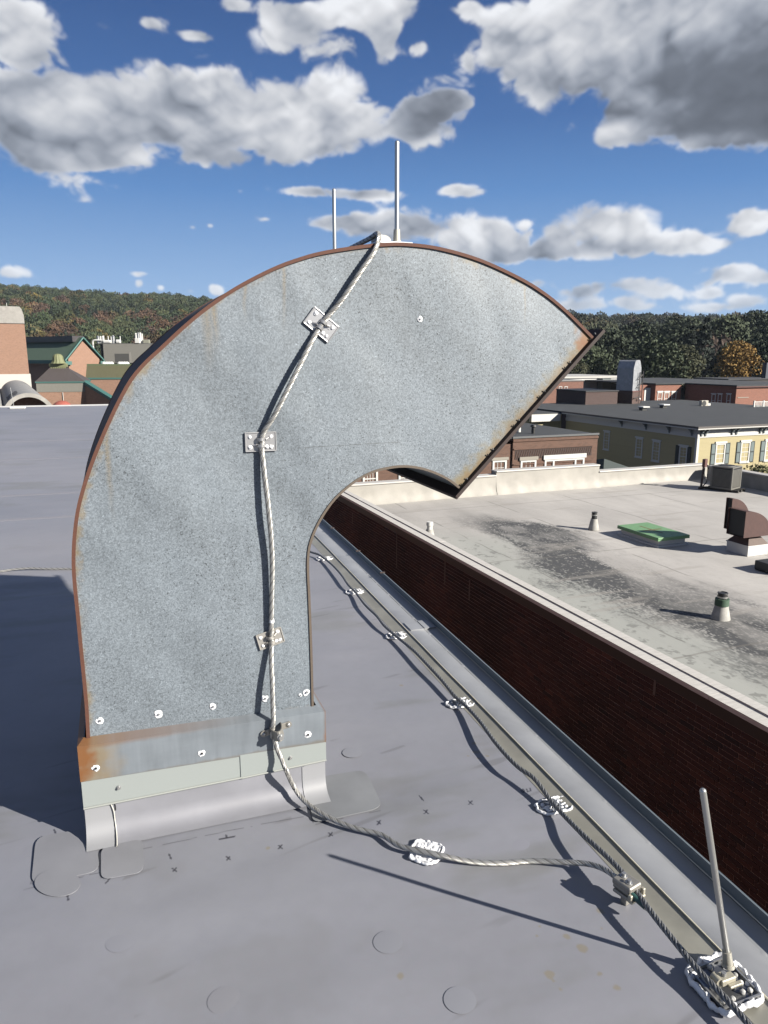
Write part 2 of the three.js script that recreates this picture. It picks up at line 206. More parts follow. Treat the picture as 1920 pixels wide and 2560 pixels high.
{
  const X0 = -3.9, X1 = 1.245, Z0 = -5.6, Z1 = .7;                  // the near sheet in the edge's own axes
  const near = tex(1664, 1664, (u, v) => {
    const x = X0 + u * (X1 - X0), z = Z1 - v * (Z1 - Z0); let c = membrane(x, z);
    for (const [sx, sz, r] of stains) { if (Math.abs(x - sx) > r * 2 || Math.abs(z - sz) > r * 2) continue; const d = Math.hypot(x - sx, z - sz) / r + (fbm(x * 90, z * 90, 2) - .5) * .7; if (d < 1) c = mx3(c, [.22, .185, .105], .55 * ss(1, .6, d)); }
    const sc = fbm(x * 7 + z * 26, z * 6 - x * 2, 2), sk = fbm(x * 3 + 9, z * 3, 3); if (sc > .78 && sk > .46) c = mx3(c, [.12, .12, .125], .40 * ss(.78, .88, sc)); const dr = ss(.60, .72, fbm(x * 2.6 + 31, z * 2.6 + 5, 5, .62)); c = mx3(c, [.165, .162, .155], dr * .14);
    for (const p of roofMark) { if (Math.abs(x - p[0][0]) > .12 || Math.abs(z - p[0][1]) > .12) continue; for (let i = 0; i + 1 < p.length; i++) if (segD(x, z, p[i], p[i + 1]) < .0022) c = mx3(c, [.02, .02, .03], .85); }
    for (const p of seamLine) for (let i = 0; i + 1 < p.length; i++) { if (x < Math.min(p[i][0], p[i + 1][0]) - .01 || x > Math.max(p[i][0], p[i + 1][0]) + .01) continue; const d = segD(x, z, p[i], p[i + 1]); if (d < .0024 && fbm(x * 23, z * 23, 2) > .36) c = mx3(c, [.07, .07, .08], .7 * ss(.0024, .0012, d)); }
    return c;
  }, false);
  const far = tex(1024, 1024, (u, v) => membrane(-32 + u * 33.245, 8 - v * 34), false);
  const roof = structure('flat_roof', V(0, 0, 0), EDGE.yaw);
  const mN = mat(1, .48, { map: near }), mF = mat(1, .48, { map: far });
  const sheet = (x0, x1, z0, z1, nx, nz, m, U, name) => {
    const g = new THREE.PlaneGeometry(x1 - x0, z1 - z0, nx, nz).rotateX(-Math.PI / 2).translate((x0 + x1) / 2, 0, (z0 + z1) / 2), p = g.attributes.position, uv = g.attributes.uv;
    for (let i = 0; i < p.count; i++) { const x = p.getX(i), z = p.getZ(i), e = cl(Math.min(x - x0, x1 - x, z - z0, z1 - z) / .25); if (nx > 1) p.setY(i, e * ((fbm(x * 1.6, z * 1.6 + 4, 3) - .5) * .010 + (fbm(x * .7 + 7, z * 4.2 + x * .9, 2) - .5) * .009 * ss(.35, .7, fbm(x * .8 + 3, z * .8, 2)) + Math.pow(1 - Math.abs(2 * vn(x * .6 + 11, z * 2.6 - x * .5) - 1), 6) * .003)); uv.setXY(i, (x - U[0]) / (U[1] - U[0]), (U[3] - z) / (U[3] - U[2])); }
    g.computeVertexNormals(); const o = new THREE.Mesh(g, m); o.name = name; o.castShadow = o.receiveShadow = true; roof.add(o); return o;
  };
  const UN = [X0, X1, Z0, Z1], UF = [-32, 1.245, -26, 8], FARZ = -24.7;
  sheet(X0, X1, Z0, Z1, 150, 180, mN, UN, 'membrane_sheet');
  sheet(-30, X1, FARZ, Z0, 1, 1, mF, UF, 'membrane_sheet'); sheet(-30, X0, Z0, Z1, 1, 1, mF, UF, 'membrane_sheet'); sheet(-30, X1, Z1, 6, 1, 1, mF, UF, 'membrane_sheet');
  put('outer_wall', box(-30, 1.40, GROUND, -.12, FARZ + .05, 6), brickMat([.19, .095, .07]), roof);
  put('edge_strip', [box(-30, 1.245, -.11, .035, FARZ - .08, FARZ)], mat([.5, .5, .5], .5), roof);
  // lap seams of the membrane, each a thin raised edge
  const lap = mat([.25, .25, .28], .62), patch = mat([.268, .280, .298], .5, { map: rep(T_coarse, 1.2) }), patch2 = mat([.285, .292, .322], .5, { map: rep(T_coarse, 1.5) });
  const onRoof = (pts, h, m, name, y0 = 0) => put(name, lay(poly(pts.map(([x, y]) => { const q = EDGE.onY(x, y); return [q.x, -q.z]; }), h, .0003)).translate(0, y0, 0), m, roof);
  const rounded = (pts, r = .35) => { const out = []; for (let i = 0; i < pts.length; i++) { const a = pts[(i + pts.length - 1) % pts.length], b = pts[i], c = pts[(i + 1) % pts.length]; for (let k = 0; k <= 5; k++) { const t = k / 5, p = [mx(a[0], b[0], 1 - r), mx(a[1], b[1], 1 - r)], q = [mx(b[0], c[0], r), mx(b[1], c[1], r)]; out.push([mx(mx(p[0], b[0], t), mx(b[0], q[0], t), t), mx(mx(p[1], b[1], t), mx(b[1], q[1], t), t)]); } } return out; };
  onRoof(rounded([[253, 2122], [357, 2100], [359, 2184], [253, 2203]], .22), .0012, patch2, 'membrane_patch', .0042);
  onRoof(rounded([[770, 1985], [783, 2061], [958, 2022], [912, 1927], [800, 1945]], .2), .0013, patch, 'membrane_patch', .0036);
  onRoof(rounded([[90, 2095], [78, 2215], [250, 2180], [236, 2070]], .2), .0012, patch2, 'membrane_patch', .0026);
  onRoof(Array.from({ length: 40 }, (_, k) => [144 + 57 * Math.cos(k * Math.PI / 20), 2211 + 34 * Math.sin(k * Math.PI / 20)]), .0012, patch2, 'membrane_patch', .0042);
  for (const [x, y] of [[303, 2352], [970, 2355], [1293, 2106], [881, 1881], [560, 2500], [1150, 2500]]) { const q = EDGE.onY(x, y); put('fastener_bump', new THREE.SphereGeometry(.05, 24, 8, 0, 6.3, 0, .9).scale(1, .032, 1).translate(q.x, -.0004, q.z), mN, roof).geometry.attributes.uv.array.forEach((_, i, a) => { a[i] = i % 2 ? (Z1 - q.z) / (Z1 - Z0) : (q.x - X0) / (X1 - X0); }); }
  for (const y of [1105, 1150, 1240, 1300]) { const a = EDGE.onY(10, y); put('membrane_lap', box(-14, a.x + 3, .0005, .0022, a.z - .02, a.z + .05), lap, roof); }
}

// ------------------------------------------------------------------ metal along the roof edge
{
  const o = thing('roof_edge_flashing', 'long folded grey metal flashing with a beige sloping cant along the open roof edge', 'flashing', V(0, 0, 0), EDGE.yaw);
  const prof = [[1.243, .001], [1.255, .003], [1.275, .008], [1.300, .0145], [1.311, .0165]], top = [[1.3075, .0195], [1.325, .0235], [1.36, .0245], [1.39, .0212], [1.405, .0198]], out = [[1.405, .0195], [1.425, .0200], [1.474, .0225]], ZN = 6, ZF = -24.6, N = 90;
  const wob = (z, s) => (fbm(z * 1.3, s * 5, 3) - .5) * .010;
  const sweep = (pr, s) => { const pos = [], idx = [], m = pr.length; for (let i = 0; i <= N; i++) { const z = mx(ZN, ZF, Math.pow(i / N, 1.6)), w = wob(z, s); pr.forEach(([x, y], k) => pos.push(x + w * (k ? 1 : .2), y + w * .2 * (k > 0), z)); } for (let i = 0; i < N; i++) for (let k = 0; k + 1 < m; k++) { const a = i * m + k; idx.push(a, a + m, a + 1, a + 1, a + m, a + m + 1); } const g = new THREE.BufferGeometry(); g.setAttribute('position', new THREE.Float32BufferAttribute(pos, 3)); g.setIndex(idx); g.computeVertexNormals(); return g; };
  const beige = mat([.44, .43, .37], .45, { map: rep(T_coarse, .9), metalness: .1 }), greyM = mat([.48, .495, .52], .40, { metalness: .25, map: rep(T_coarse, 1.3) }), greyD = mat([.42, .435, .455], .42, { metalness: .2, map: rep(T_coarse, 1.7) });
  put('cant_strip', sweep(prof, 1), beige, o); put('top_strip', sweep(top, 1), greyM, o); put('outer_strip', sweep(out, 2), greyD, o);
  const lip = put('outer_lip', [box(1.4745, 1.481, .022, .062, ZF, ZN), box(1.481, 1.4826, -.12, .060, ZF, ZN), box(1.40, 1.48, -.13, -.125, ZF, ZN)], mat([.20, .235, .26], .4, { metalness: .3 }), o);
  put('caulk_highlight_line', tube(Array.from({ length: 60 }, (_, i) => { const z = mx(2, -14, Math.pow(i / 59, 1.4)); return V(1.3095 + wob(z, 1), .0195 + wob(z, 1) * .2, z); }), .0026, 260, 6), mat([.62, .58, .44], .5), o);
  put('caulk_highlight_line', tube(Array.from({ length: 40 }, (_, i) => V(1.4725, .0250 + .001 * Math.sin(i * 5), mx(2, -14, i / 39))), .0022, 160, 6), mat([.56, .56, .50], .5), o);  // highlight along the foot of the lip, made as a pale bead
  for (const z of [-3.67, -7.4, .1]) put('joint_cover', [box(1.322, 1.40, .018, .0275, z - .06, z + .06), box(1.402, 1.471, .016, .0305, z - .06, z + .06)], greyM, o);
  const screw = new THREE.SphereGeometry(.007, 12, 6, 0, 6.3, 0, 1.6).scale(1, .5, 1);
  for (let z = .2; z > -9; z -= .235) put('rivet_bump', screw.clone().scale(1.9, .45, 1.9).translate(1.402, .0190, z + (hsh(Math.round(z * 90), 3) - .5) * .04), greyM, o);
  for (const z of [-4.6, -5.2, -6.0]) put('fixing_clip', box(1.455, 1.49, .060, .067, z, z + .012), M.brown, o);
}

// ------------------------------------------------------------------ the gooseneck duct
const DU = new Frame(atY(219.9, 2098.2), 19.75), DD = .85, FZ = -.03;      // base corner on the roof; depth; the panel stands 3 cm behind the curb's face
const duct = thing('gooseneck_duct', 'tall curved galvanized gooseneck duct with rusty rim on a grey flashed curb', 'duct', DU.o, DU.yaw);
const outerPx = [[218, 1845], [214, 1769], [207, 1693], [199, 1613], [190.7, 1526], [184, 1461], [181, 1407], [183, 1346], [191.5, 1277], [207, 1216], [228, 1154], [249, 1101], [267, 1060], [291, 1009], [325, 948], [360, 906], [400, 869], [448, 824], [496, 783], [545, 747], [593, 716], [641, 690], [689, 667], [737, 649], [800, 631], [885, 617], [950, 610], [1016, 609], [1100, 620], [1200, 649], [1300, 695], [1363, 734], [1412, 774], [1449, 810], [1483, 845]];
const innerPx = [[1149, 1222], [1122, 1201], [1086, 1183], [1047, 1171], [1007, 1167], [971, 1171], [932, 1181], [893, 1201], [857, 1229], [830, 1257], [805.5, 1293], [787, 1329], [775, 1365], [771, 1401], [771.5, 1441], [774, 1492], [779, 1626], [782.6, 1766]];
const loc2 = (l) => l.map(([x, y]) => { const q = DU.onZ(x, y, FZ); return [q.x, q.y]; });
const smooth = (l, n) => new THREE.SplineCurve(l.map(([x, y]) => new THREE.Vector2(x, y))).getSpacedPoints(n).map((p) => [p.x, p.y]);
const OUT = smooth(loc2(outerPx), 120), INN = smooth(loc2(innerPx), 70), FACE = [...OUT, ...INN];
{
  const near0 = (x, y) => { let b = 9; for (let i = 0; i + 1 < OUT.length; i++) b = Math.min(b, segD(x, y, OUT[i], OUT[i + 1])); return b; };
  const NG = 256, dist = new Float32Array(NG * NG).map((_, k) => near0((k % NG) / (NG - 1) * 2 - .05, Math.floor(k / NG) / (NG - 1) * 2 + .15));
  const inFace = (x, y) => { let c = false; for (let i = 0, j = FACE.length - 1; i < FACE.length; j = i++) if ((FACE[i][1] > y) !== (FACE[j][1] > y) && x < (FACE[j][0] - FACE[i][0]) * (y - FACE[i][1]) / (FACE[j][1] - FACE[i][1]) + FACE[i][0]) c = !c; return c; };
  const used = new Uint8Array(NG * NG).map((_, k) => { const x = (k % NG) / (NG - 1) * 2 - .05, y = Math.floor(k / NG) / (NG - 1) * 2 + .15; for (const e of [0, .012]) for (const f of [-.012, 0, .012]) if (inFace(x + e, y + f) || inFace(x - e, y + f)) return 1; return 0; });
  const nearest = (x, y) => { const a = cl((x + .05) / 2, 0, .9999) * (NG - 1), b = cl((y - .15) / 2, 0, .9999) * (NG - 1), i = Math.floor(a), j = Math.floor(b), p = j * NG + i, fx = a - i, fy = b - j; return (dist[p] * (1 - fx) + dist[p + 1] * fx) * (1 - fy) + (dist[p + NG] * (1 - fx) + dist[p + NG + 1] * fx) * fy; };
  const drips = [[533, 715, 900, 10, .9], [514, 730, 960, 16, .6], [610, 700, 820, 6, .55], [707, 665, 850, 6, .5], [268, 1090, 1330, 8, .6], [1315, 700, 830, 4, .6], [1128, 620, 700, 5, .35], [1440, 800, 860, 8, .5]].map(([x, y0, y1, w, k]) => { const a = DU.onZ(x, y0, FZ), b = DU.onZ(x, y1, FZ); return [a.x, a.y, b.y, w / FOC * 2.6, k]; });
  const scr = [[650, 789, 650, 811], [737, 779, 739, 800], [740, 808, 790, 805], [760, 1119, 1000, 1105], [1090, 800, 1094, 800]].map(([a, b, c, d]) => { const p = DU.onZ(a, b, FZ), q = DU.onZ(c, d, FZ); return [[p.x, p.y], [q.x, q.y]]; });
  const mouthA = loc2([[1483, 845]])[0], mouthB = loc2([[1149, 1222]])[0];
  const FW = 2.0, galv = tex(2048, 2048, (u, v) => {
    const x = u * FW - .05, y = v * FW + .15; if (!used[Math.round(v * (NG - 1)) * NG + Math.round(u * (NG - 1))]) return [.2, .2, .2];
    // spangle: small crystals, dark pits and bright flecks
    const g1 = vn(x * 330, y * 330), g2 = vn(x * 370 + 50, y * 370), g3 = vn(x * 160 + 9, y * 160), cs = fbm(x * 2.2 + 4, y * 2.2, 4), band = fbm(x * 1.1 - y * 1.3, (x + y) * 5.2, 3), vs = fbm(x * 26 + 30, y * 1.7, 4);
    let k = .93 + (g1 - .5) * .62 + (g3 - .5) * .12 + (cs - .5) * .22 + (band - .5) * .36 + (vs - .5) * .16;
    const pit = ss(.70, .9, g2 * .75 + g1 * .05 + cs * .2) ; k *= 1 - pit * .78; const fl = ss(.80, .93, g2 * .15 + vn(x * 330 + 7, y * 330 + 3) * .85); k *= 1 + fl * .75;
    let c = [.198 * k, .230 * k, .262 * k];
    const f = fbm(x * 55 + 3, y * 55, 3), eo = nearest(x, y), em = segD(x, y, mouthA, mouthB), ei = y < .35 ? y - .30 : 1;
    let r = ss(.030, .0, eo + (f - .5) * .04) * .6 * ss(.34, .62, fbm(x * 5, y * 5 + 8, 3)); r = Math.max(r, ss(.018, .0, eo + (f - .5) * .016) * .45);
    let m = ss(.06, .004, em + (f - .5) * .055); const q = cl((x - mouthB[0]) / (mouthA[0] - mouthB[0])); m *= .75 + .25 * Math.max(ss(.35, 0, q), ss(.75, 1, q));
    c = mx3(c, [.215, .165, .072], cl(m) * .85); c = mx3(c, [.20, .085, .030], ss(.028, 0, em + (f - .5) * .03) * .8 * Math.max(ss(.8, 1, q), .35));
    const tip = Math.hypot(x - mouthA[0], y - mouthA[1]); c = mx3(c, [.21, .085, .032], ss(.085, .03, tip + (f - .5) * .06) * .9);
    for (const [dx, y0, y1, w, kk] of drips) { const e = Math.abs(x - dx + (fbm(y * 14, dx * 9, 2) - .5) * .012) / w; if (e < 1 && y < y0 + .02 && y > y1) r = Math.max(r, (1 - e) * kk * ss(y1, y0, y) * (.35 + g1 * .9)); }
    c = mx3(c, [.235, .165, .065], cl(r));
    if (ei < .05) c = mx3(c, [.20, .16, .11], ss(.03, 0, ei + (f - .5) * .03) * .5);
    for (const [p, q2] of scr) if (Math.abs(x - p[0]) < .35 && segD(x, y, p, q2) < .0013) c = mx3(c, [.08, .085, .09], .55);
    return c;
  }, false);
  const oil = grey(256, 256, (u, v) => fbm(u * 7 + 3, v * 5 + u * 3, 3)), mGalv = mat(.96, .5, { metalness: .05, map: galv, bumpMap: oil, bumpScale: .012 });
  const side = (z, name, m, flip) => { const g = new THREE.ShapeGeometry(new THREE.Shape(FACE.map((p) => new THREE.Vector2(...p)))); g.translate(0, 0, z); const p = g.attributes.position, uv = g.attributes.uv; const o = new THREE.Mesh(g, m); for (let i = 0; i < p.count; i++) uv.setXY(i, (p.getX(i) + .05) / FW, (p.getY(i) - .15) / FW); o.name = name; o.castShadow = o.receiveShadow = true; duct.add(o); return o; };
  side(FZ, 'side_panel', mGalv); side(FZ - DD, 'side_panel', mGalv);
  const sheetOf = (L, m, name, ins = 0) => put(name, strip(L.map(([x, y]) => V(x, y, FZ - .001)), L.map(([x, y]) => V(x, y, FZ - DD + .001))), m, duct);
  const os = sheetOf(OUT, M.rustShaded, 'outer_sheet'); const is = sheetOf(INN, mat([.24, .275, .30], .5, { map: rep(T_coarse, .9) }), 'inner_sheet');  // outer sheet: rust brown, darkened to carry its shade
  for (const o of [os, is]) { o.geometry.deleteAttribute('normal'); o.geometry = (() => { const g = o.geometry; g.computeVertexNormals(); return g; })(); }
  // folded rusty seam round the outer edge, front and back
  const seam = (L, z, w, h, m, name) => { const A = [], B = [], C = [], D = []; L.forEach(([x, y], i) => { const a = L[Math.max(0, i - 1)], b = L[Math.min(L.length - 1, i + 1)], dx = b[0] - a[0], dy = b[1] - a[1], l = Math.hypot(dx, dy), nx = -dy / l, ny = dx / l; A.push(V(x + nx * .002, y + ny * .002, z + h)); B.push(V(x - nx * w, y - ny * w, z + h)); C.push(V(x + nx * .002, y + ny * .002, z - .012)); D.push(V(x - nx * w, y - ny * w, z)); }); return put(name, [strip(A, B), strip(A, C), strip(B, D)], m, duct); };
  seam(OUT, FZ, .0085, .006, M.rust, 'edge_seam'); seam(OUT, FZ - DD + .006, .0085, .006, M.rust, 'edge_seam');
  seam(INN, FZ, .006, .004, mat([.13, .10, .075], .7, { map: rep(T_fine, .2) }), 'edge_seam');
  // flange round the mouth
  const A = V(mouthA[0], mouthA[1], 0), B = V(mouthB[0], mouthB[1], 0), d = A.clone().sub(B).normalize(), nn = V(d.y, -d.x, 0), L = A.distanceTo(B);
  const fl = put('mouth_flange', [box(-.032, L + .042, -.002, .010, .004, .020), box(-.032, L + .042, -.003, .018, -DD - .022, -DD - .004), box(-.034, .002, -.003, .018, -DD - .004, .004), box(L + .002, L + .042, -.003, .018, -DD - .004, .004)], mat([.040, .022, .020], .75, { map: rep(T_coarse, .3) }), duct);
  fl.applyMatrix4(new THREE.Matrix4().makeBasis(d, nn, V(0, 0, -1).negate()).setPosition(B.x, B.y, FZ)); fl.matrixAutoUpdate = true;
  for (let i = 0; i < 6; i++) { const p = B.clone().addScaledVector(d, L * (.02 + i * .192)); for (const o of [0, .028]) put('rivet', bar(V(p.x + d.x * o - nn.x * .004, p.y + d.y * o - nn.y * .004, FZ + .004), V(p.x + d.x * o - nn.x * .012, p.y + d.y * o - nn.y * .012, FZ + .006), .002, 8), o ? M.steel : M.dark, duct); }
  // curb: collar, pale counterflashing in two lengths, membrane skirt
  const CW = .777, CD = DD - 2 * FZ;
  const collarT = tex(1024, 512, (u, v) => { const x = u * 1.0 - .1, y = v * .5; const g = fbm(x * 60, y * 7, 3), h = fbm(x * 8, y * 20 + 4, 4), k = .9 + (g - .5) * .25 + (h - .5) * .3; let c = [.228 * k, .258 * k, .290 * k]; const f = fbm(x * 24 + 2, y * 24, 4); const r = ss(.16, .0, x + (f - .5) * .07), r2 = ss(.016, 0, Math.abs(x - .787) + (f - .5) * .012); c = mx3(c, [.27, .19, .085], cl(ss(.15, .04, x + (f - .5) * .09) * .65)); c = mx3(c, [.22, .085, .022], cl(Math.max(ss(.05, .01, x + (f - .5) * .07) * .9, r2 * .8))); const tp = ss(.305, .322, y + (f - .5) * .012); c = mx3(c, [.20, .10, .045], tp * .55 * ss(.6, .1, x)); const ed = ss(.012, .0, Math.abs(y - .196 - .0) + (f - .5) * .01); c = mx3(c, [.17, .13, .08], ed * .5); return c; }, false);
  const uvTo = (o, f) => { const p = o.geometry.attributes.position, uv = o.geometry.attributes.uv; for (let i = 0; i < p.count; i++) { const [a, b] = f(p.getX(i), p.getY(i), p.getZ(i)); uv.setXY(i, a, b); } };
  const mCol = mat(1, .5, { metalness: .2, map: collarT });
  const ring = (y0l, y1l, y0r, y1r, gx, gz, m, name, th = .003) => {   // a band round the curb, its edges falling slightly to the right as in the photograph
    const a = [V(-gx, y0l, gz), V(CW + gx, y0r, gz), V(CW + gx, y0r, -CD - gz), V(-gx, y0l, -CD - gz)], b = [V(-gx, y1l, gz), V(CW + gx, y1r, gz), V(CW + gx, y1r, -CD - gz), V(-gx, y1l, -CD - gz)], gs = [];
    for (let i = 0; i < 4; i++) gs.push(quad(a[i], a[(i + 1) % 4], b[(i + 1) % 4], b[i])); return [gs, a, b];
  };
  let [gs, , tb] = ring(.205, .325, .190, .308, .006, .006, 0); const ti = [V(.012, .335, FZ - .0), V(CW - .018, .318, FZ), V(CW - .018, .318, FZ - DD), V(.012, .335, FZ - DD)];
  for (let i = 0; i < 4; i++) gs.push(quad(tb[i], tb[(i + 1) % 4], ti[(i + 1) % 4], ti[i]));
  const col = put('curb_collar', gs, mCol, duct); uvTo(col, (x, y, z) => [(x + .1) / 1.0, y / .5]); col.userData.label = 'galvanized collar, rusted orange at one end';
  const pale = mat([.285, .313, .308], .5), skirtM = mat([.312, .318, .355], .48, { map: rep(T_coarse, 1.6) });
  const front = (x0, x1, ya, yb, yc, yd, z0, z1, m, n) => put(n, (() => { const s = new THREE.Shape([[x0, ya], [x1, yb], [x1, yc], [x0, yd]].map((p) => new THREE.Vector2(...p))); return new THREE.ExtrudeGeometry(s, { depth: z1 - z0, bevelEnabled: false }).translate(0, 0, z0); })(), m, duct);
  front(-.004, .492, .112, .117, .200, .212, -.004, .0035, pale, 'counterflashing'); front(.487, .782, .1165, .125, .193, .2005, -.004, .0062, pale, 'counterflashing');
  put('counterflashing', [box(-.004, -.001, .112, .205, -CD, -.004), box(CW + .001, CW + .0045, .122, .19, -CD, -.004), box(-.004, CW + .004, .115, .19, -CD - .004, -CD)], pale, duct);
  put('drip_edge', [bar(V(-.004, .112, .006), V(.49, .117, .006), .0035, 8), bar(V(.49, .1165, .007), V(.782, .125, .007), .0035, 8)], mat([.29, .305, .29], .5), duct);
  // skirt: upright, then sweeping out onto the roof
  const prof = [[.0, .125], [.0, .062], [.004, .040], [.016, .022], [.032, .012], [.05, .0075], [.07, .0045]], gq = [];
  { const pos = [], idx = [], m = prof.length; for (let i = 0; i <= 30; i++) prof.forEach(([z, y]) => pos.push(mx(0, CW, i / 30), y, z)); for (let i = 0; i < 30; i++) for (let k = 0; k + 1 < m; k++) { const a = i * m + k; idx.push(a, a + 1, a + m, a + 1, a + m + 1, a + m); } const g = new THREE.BufferGeometry(); g.setAttribute('position', new THREE.Float32BufferAttribute(pos, 3)); g.setIndex(idx); g.computeVertexNormals(); gq.push(g); }
  gq.push(quad(V(0, .12, 0), V(0, -.01, 0), V(0, -.01, -CD), V(0, .12, -CD)), quad(V(CW, .125, 0), V(CW, -.01, 0), V(CW, -.01, -CD), V(CW, .125, -CD)), quad(V(0, .12, -CD), V(0, -.01, -CD), V(CW, -.01, -CD), V(CW, .12, -CD)));
  put('membrane_skirt', gq, skirtM, duct);
  const cornerM = mat([.29, .297, .315], .48);
  const cornerPatch = (x0, x1, y1, side) => { const pos = [], idx = [], pr = [[.0022, y1], ...prof.slice(1).map(([z, y]) => [z + .0022, y + .0012])], m = pr.length; for (let i = 0; i <= 8; i++) pr.forEach(([z, y], q) => pos.push(mx(x0, x1, i / 8), y - (q === 0 ? .006 * Math.pow(side < 0 ? i / 8 : 1 - i / 8, 6) : 0), z)); for (let i = 0; i < 8; i++) for (let q = 0; q + 1 < m; q++) { const a = i * m + q; idx.push(a, a + 1, a + m, a + 1, a + m + 1, a + m); } const g = new THREE.BufferGeometry(); g.setAttribute('position', new THREE.Float32BufferAttribute(pos, 3)); g.setIndex(idx); g.computeVertexNormals(); put('corner_patch', [g, quad(V(side < 0 ? -.002 : CW + .002, y1, .0022), V(side < 0 ? -.002 : CW + .002, .0, .0022), V(side < 0 ? -.002 : CW + .002, .0, -.09), V(side < 0 ? -.002 : CW + .002, y1, -.09))], cornerM, duct); };
  cornerPatch(-.002, .080, .108, -1); cornerPatch(.697, CW + .002, .118, 1);
  put('sealant_bead', [tube([V(.076, .113, .005), V(.083, .085, .006), V(.084, .055, .006), V(.086, .030, .014), V(.087, .014, .04), V(.087, .009, .08)], .0022, 40, 6)], mat([.56, .55, .50], .4), duct);
  put('pen_mark', [tube([V(.045, .121, .0015), V(.062, .1245, .0015), V(.078, .121, .0018), V(.088, .105, .0018), V(.089, .084, .0025)], .0016, 24, 5)], M.marker, duct);
  // sealant dabs and screws
  const dab = (px, py, r, z, seed, hole) => { const q = DU.onZ(px, py, z); const o = put('sealant_dab', blob(r, seed, 1, .5).scale(1, 1, .28).translate(q.x, q.y, z), M.seal, duct); put('screw_head', cyl(r * .33, r * .3, .004, 10).rotateX(Math.PI / 2).translate(q.x + .001, q.y + .001, z + r * .30), hole ? M.dark : M.steel, o); };
  for (const [x, y, r, s] of [[250, 1801, .012, 1], [396, 1785, .0115, 2], [532, 1766, .0115, 3], [662, 1746, .011, 4], [766, 1730, .0125, 5]]) dab(x, y, r, FZ + .001, s);
  dab(751, 1738, .006, FZ + .001, 6); dab(1050, 798, .009, FZ + .001, 9);
  for (const [x, y, s] of [[239, 1920, 11], [504, 1883, 12], [769, 1836, 13]]) dab(x, y, .0115, .0065, s, true);
  for (const [x, y] of [[297, 1969], [726, 1894]]) { const q = DU.onZ(x, y, .005); const s = put('screw_washer', cyl(.0075, .007, .003, 14).rotateX(Math.PI / 2).translate(q.x, q.y, .004), M.steel, duct); put('screw_head', new THREE.CylinderGeometry(.0048, .0048, .006, 6).rotateX(Math.PI / 2).translate(q.x, q.y, .009), M.alu, s); }
}

// ------------------------------------------------------------------ lightning conductors on duct and roof
const facePt = (x, y, gap) => { const q = DU.onZ(x, y, FZ + gap); return DU.world(q.x, q.y, q.z); };
const whole = (g, name, label, category, m, group) => { const o = put(named(name), g, m, scene); o.userData = { label, category }; if (group) o.userData.group = group; return o; };
{
  const R = .0084, pale = [M.cableA, M.cableB, M.cableA], dim = [M.cableC, M.cableD], cable = (label) => thing('lightning_cable', label, 'cable', V(0, 0, 0), 0, 'lightning cables');
  const top = DU.onZ(947, 604, FZ), tx = top.x, ty = top.y;
  const over = [V(tx - .03, ty - .02, FZ - DD - .02), V(tx - .01, ty + .012, FZ - DD + .03), V(tx + .0, ty + .017, FZ - .5), V(tx + .006, ty + .024, FZ - .12), V(tx + .006, ty + .026, FZ - .02)].map((p) => DU.world(p.x, p.y, p.z));
  const face = [[940, 620, .018], [905, 674, .026], [853, 752, .024], [817, 794, .014], [794, 827, .014], [755, 902, .028], [716, 980, .032], [684, 1042, .026], [658, 1084, .014], [654, 1113, .013], [658, 1159, .018], [671, 1273, .027], [680, 1389, .022], [679, 1504, .016], [678, 1581, .013], [678, 1608, .013], [678.6, 1663, .026], [680.5, 1708, .038], [682, 1762, .046], [683, 1804, .052], [681, 1838, .052], [687, 1853, .052], [694, 1876, .058], [705, 1900, .068], [714.5, 1924.5, .085]].map((p) => facePt(...p));
  const run = [[738, 1973, .060], [760, 2001, .034], [811, 2038, .020], [883, 2069, .015], [955, 2088, .016], [1000, 2115, .020], [1065, 2130, .026], [1108, 2140, .024], [1181, 2155, .012], [1253, 2158, .0085], [1325, 2153, .010], [1398, 2155, .020], [1470, 2160, .034], [1506, 2171, .044], [1542, 2195, .052], [1575, 2228, .054]].map(([x, y, h]) => atY(x, y, h));
  rope(cable('twisted aluminium cable climbing the duct face and crossing the roof'), [...over, ...face, ...run], R, pale);
  const edge = [[700, 1330, .02], [740, 1362, .02], [780, 1381, .03], [796, 1386, .03], [815, 1399, .024], [835, 1416, .030], [856, 1440, .032], [871, 1462, .03], [890, 1482, .024], [914, 1513, .032], [943, 1541, .036], [960, 1563, .03], [989, 1589, .024], [1034, 1626, .032], [1071, 1664, .034], [1105, 1701, .03], [1139, 1742, .026], [1168, 1768, .026], [1202, 1806, .036], [1243, 1862, .044], [1296, 1918, .046], [1333, 1944, .044], [1363, 1982, .032], [1374, 1998, .028], [1404, 2032, .026], [1460, 2089, .044], [1521, 2145, .054], [1560, 2186, .056], [1590, 2228, .056], [1634, 2288, .055], [1690, 2358, .050], [1747, 2427, .045], [1799, 2480, .040], [1868, 2557, .036], [1940, 2650, .03], [2010, 2760, .02]].map(([x, y, h]) => atY(x, y, h));
  rope(cable('dark twisted cable clipped along the beige cant at the roof edge'), edge, R, dim);
  rope(cable('thin cable lying across the open roof beyond the duct shadow'), [[-80, 1434, .008], [0, 1428, .008], [30, 1424, .012], [70, 1421, .015], [120, 1422, .010], [180, 1422, .008], [300, 1424, .008], [420, 1426, .01]].map(([x, y, h]) => atY(x, y, h)), R, pale, 6, .08, .012);
  // white tape round the cable on the duct
  const p = facePt(679.5, 1549, .015), q = facePt(679, 1556, .0145); whole([bar(p, q, .0088, 12)], 'tape_band', 'small white tape band round the cable on the duct face', 'tape', M.seal);
}
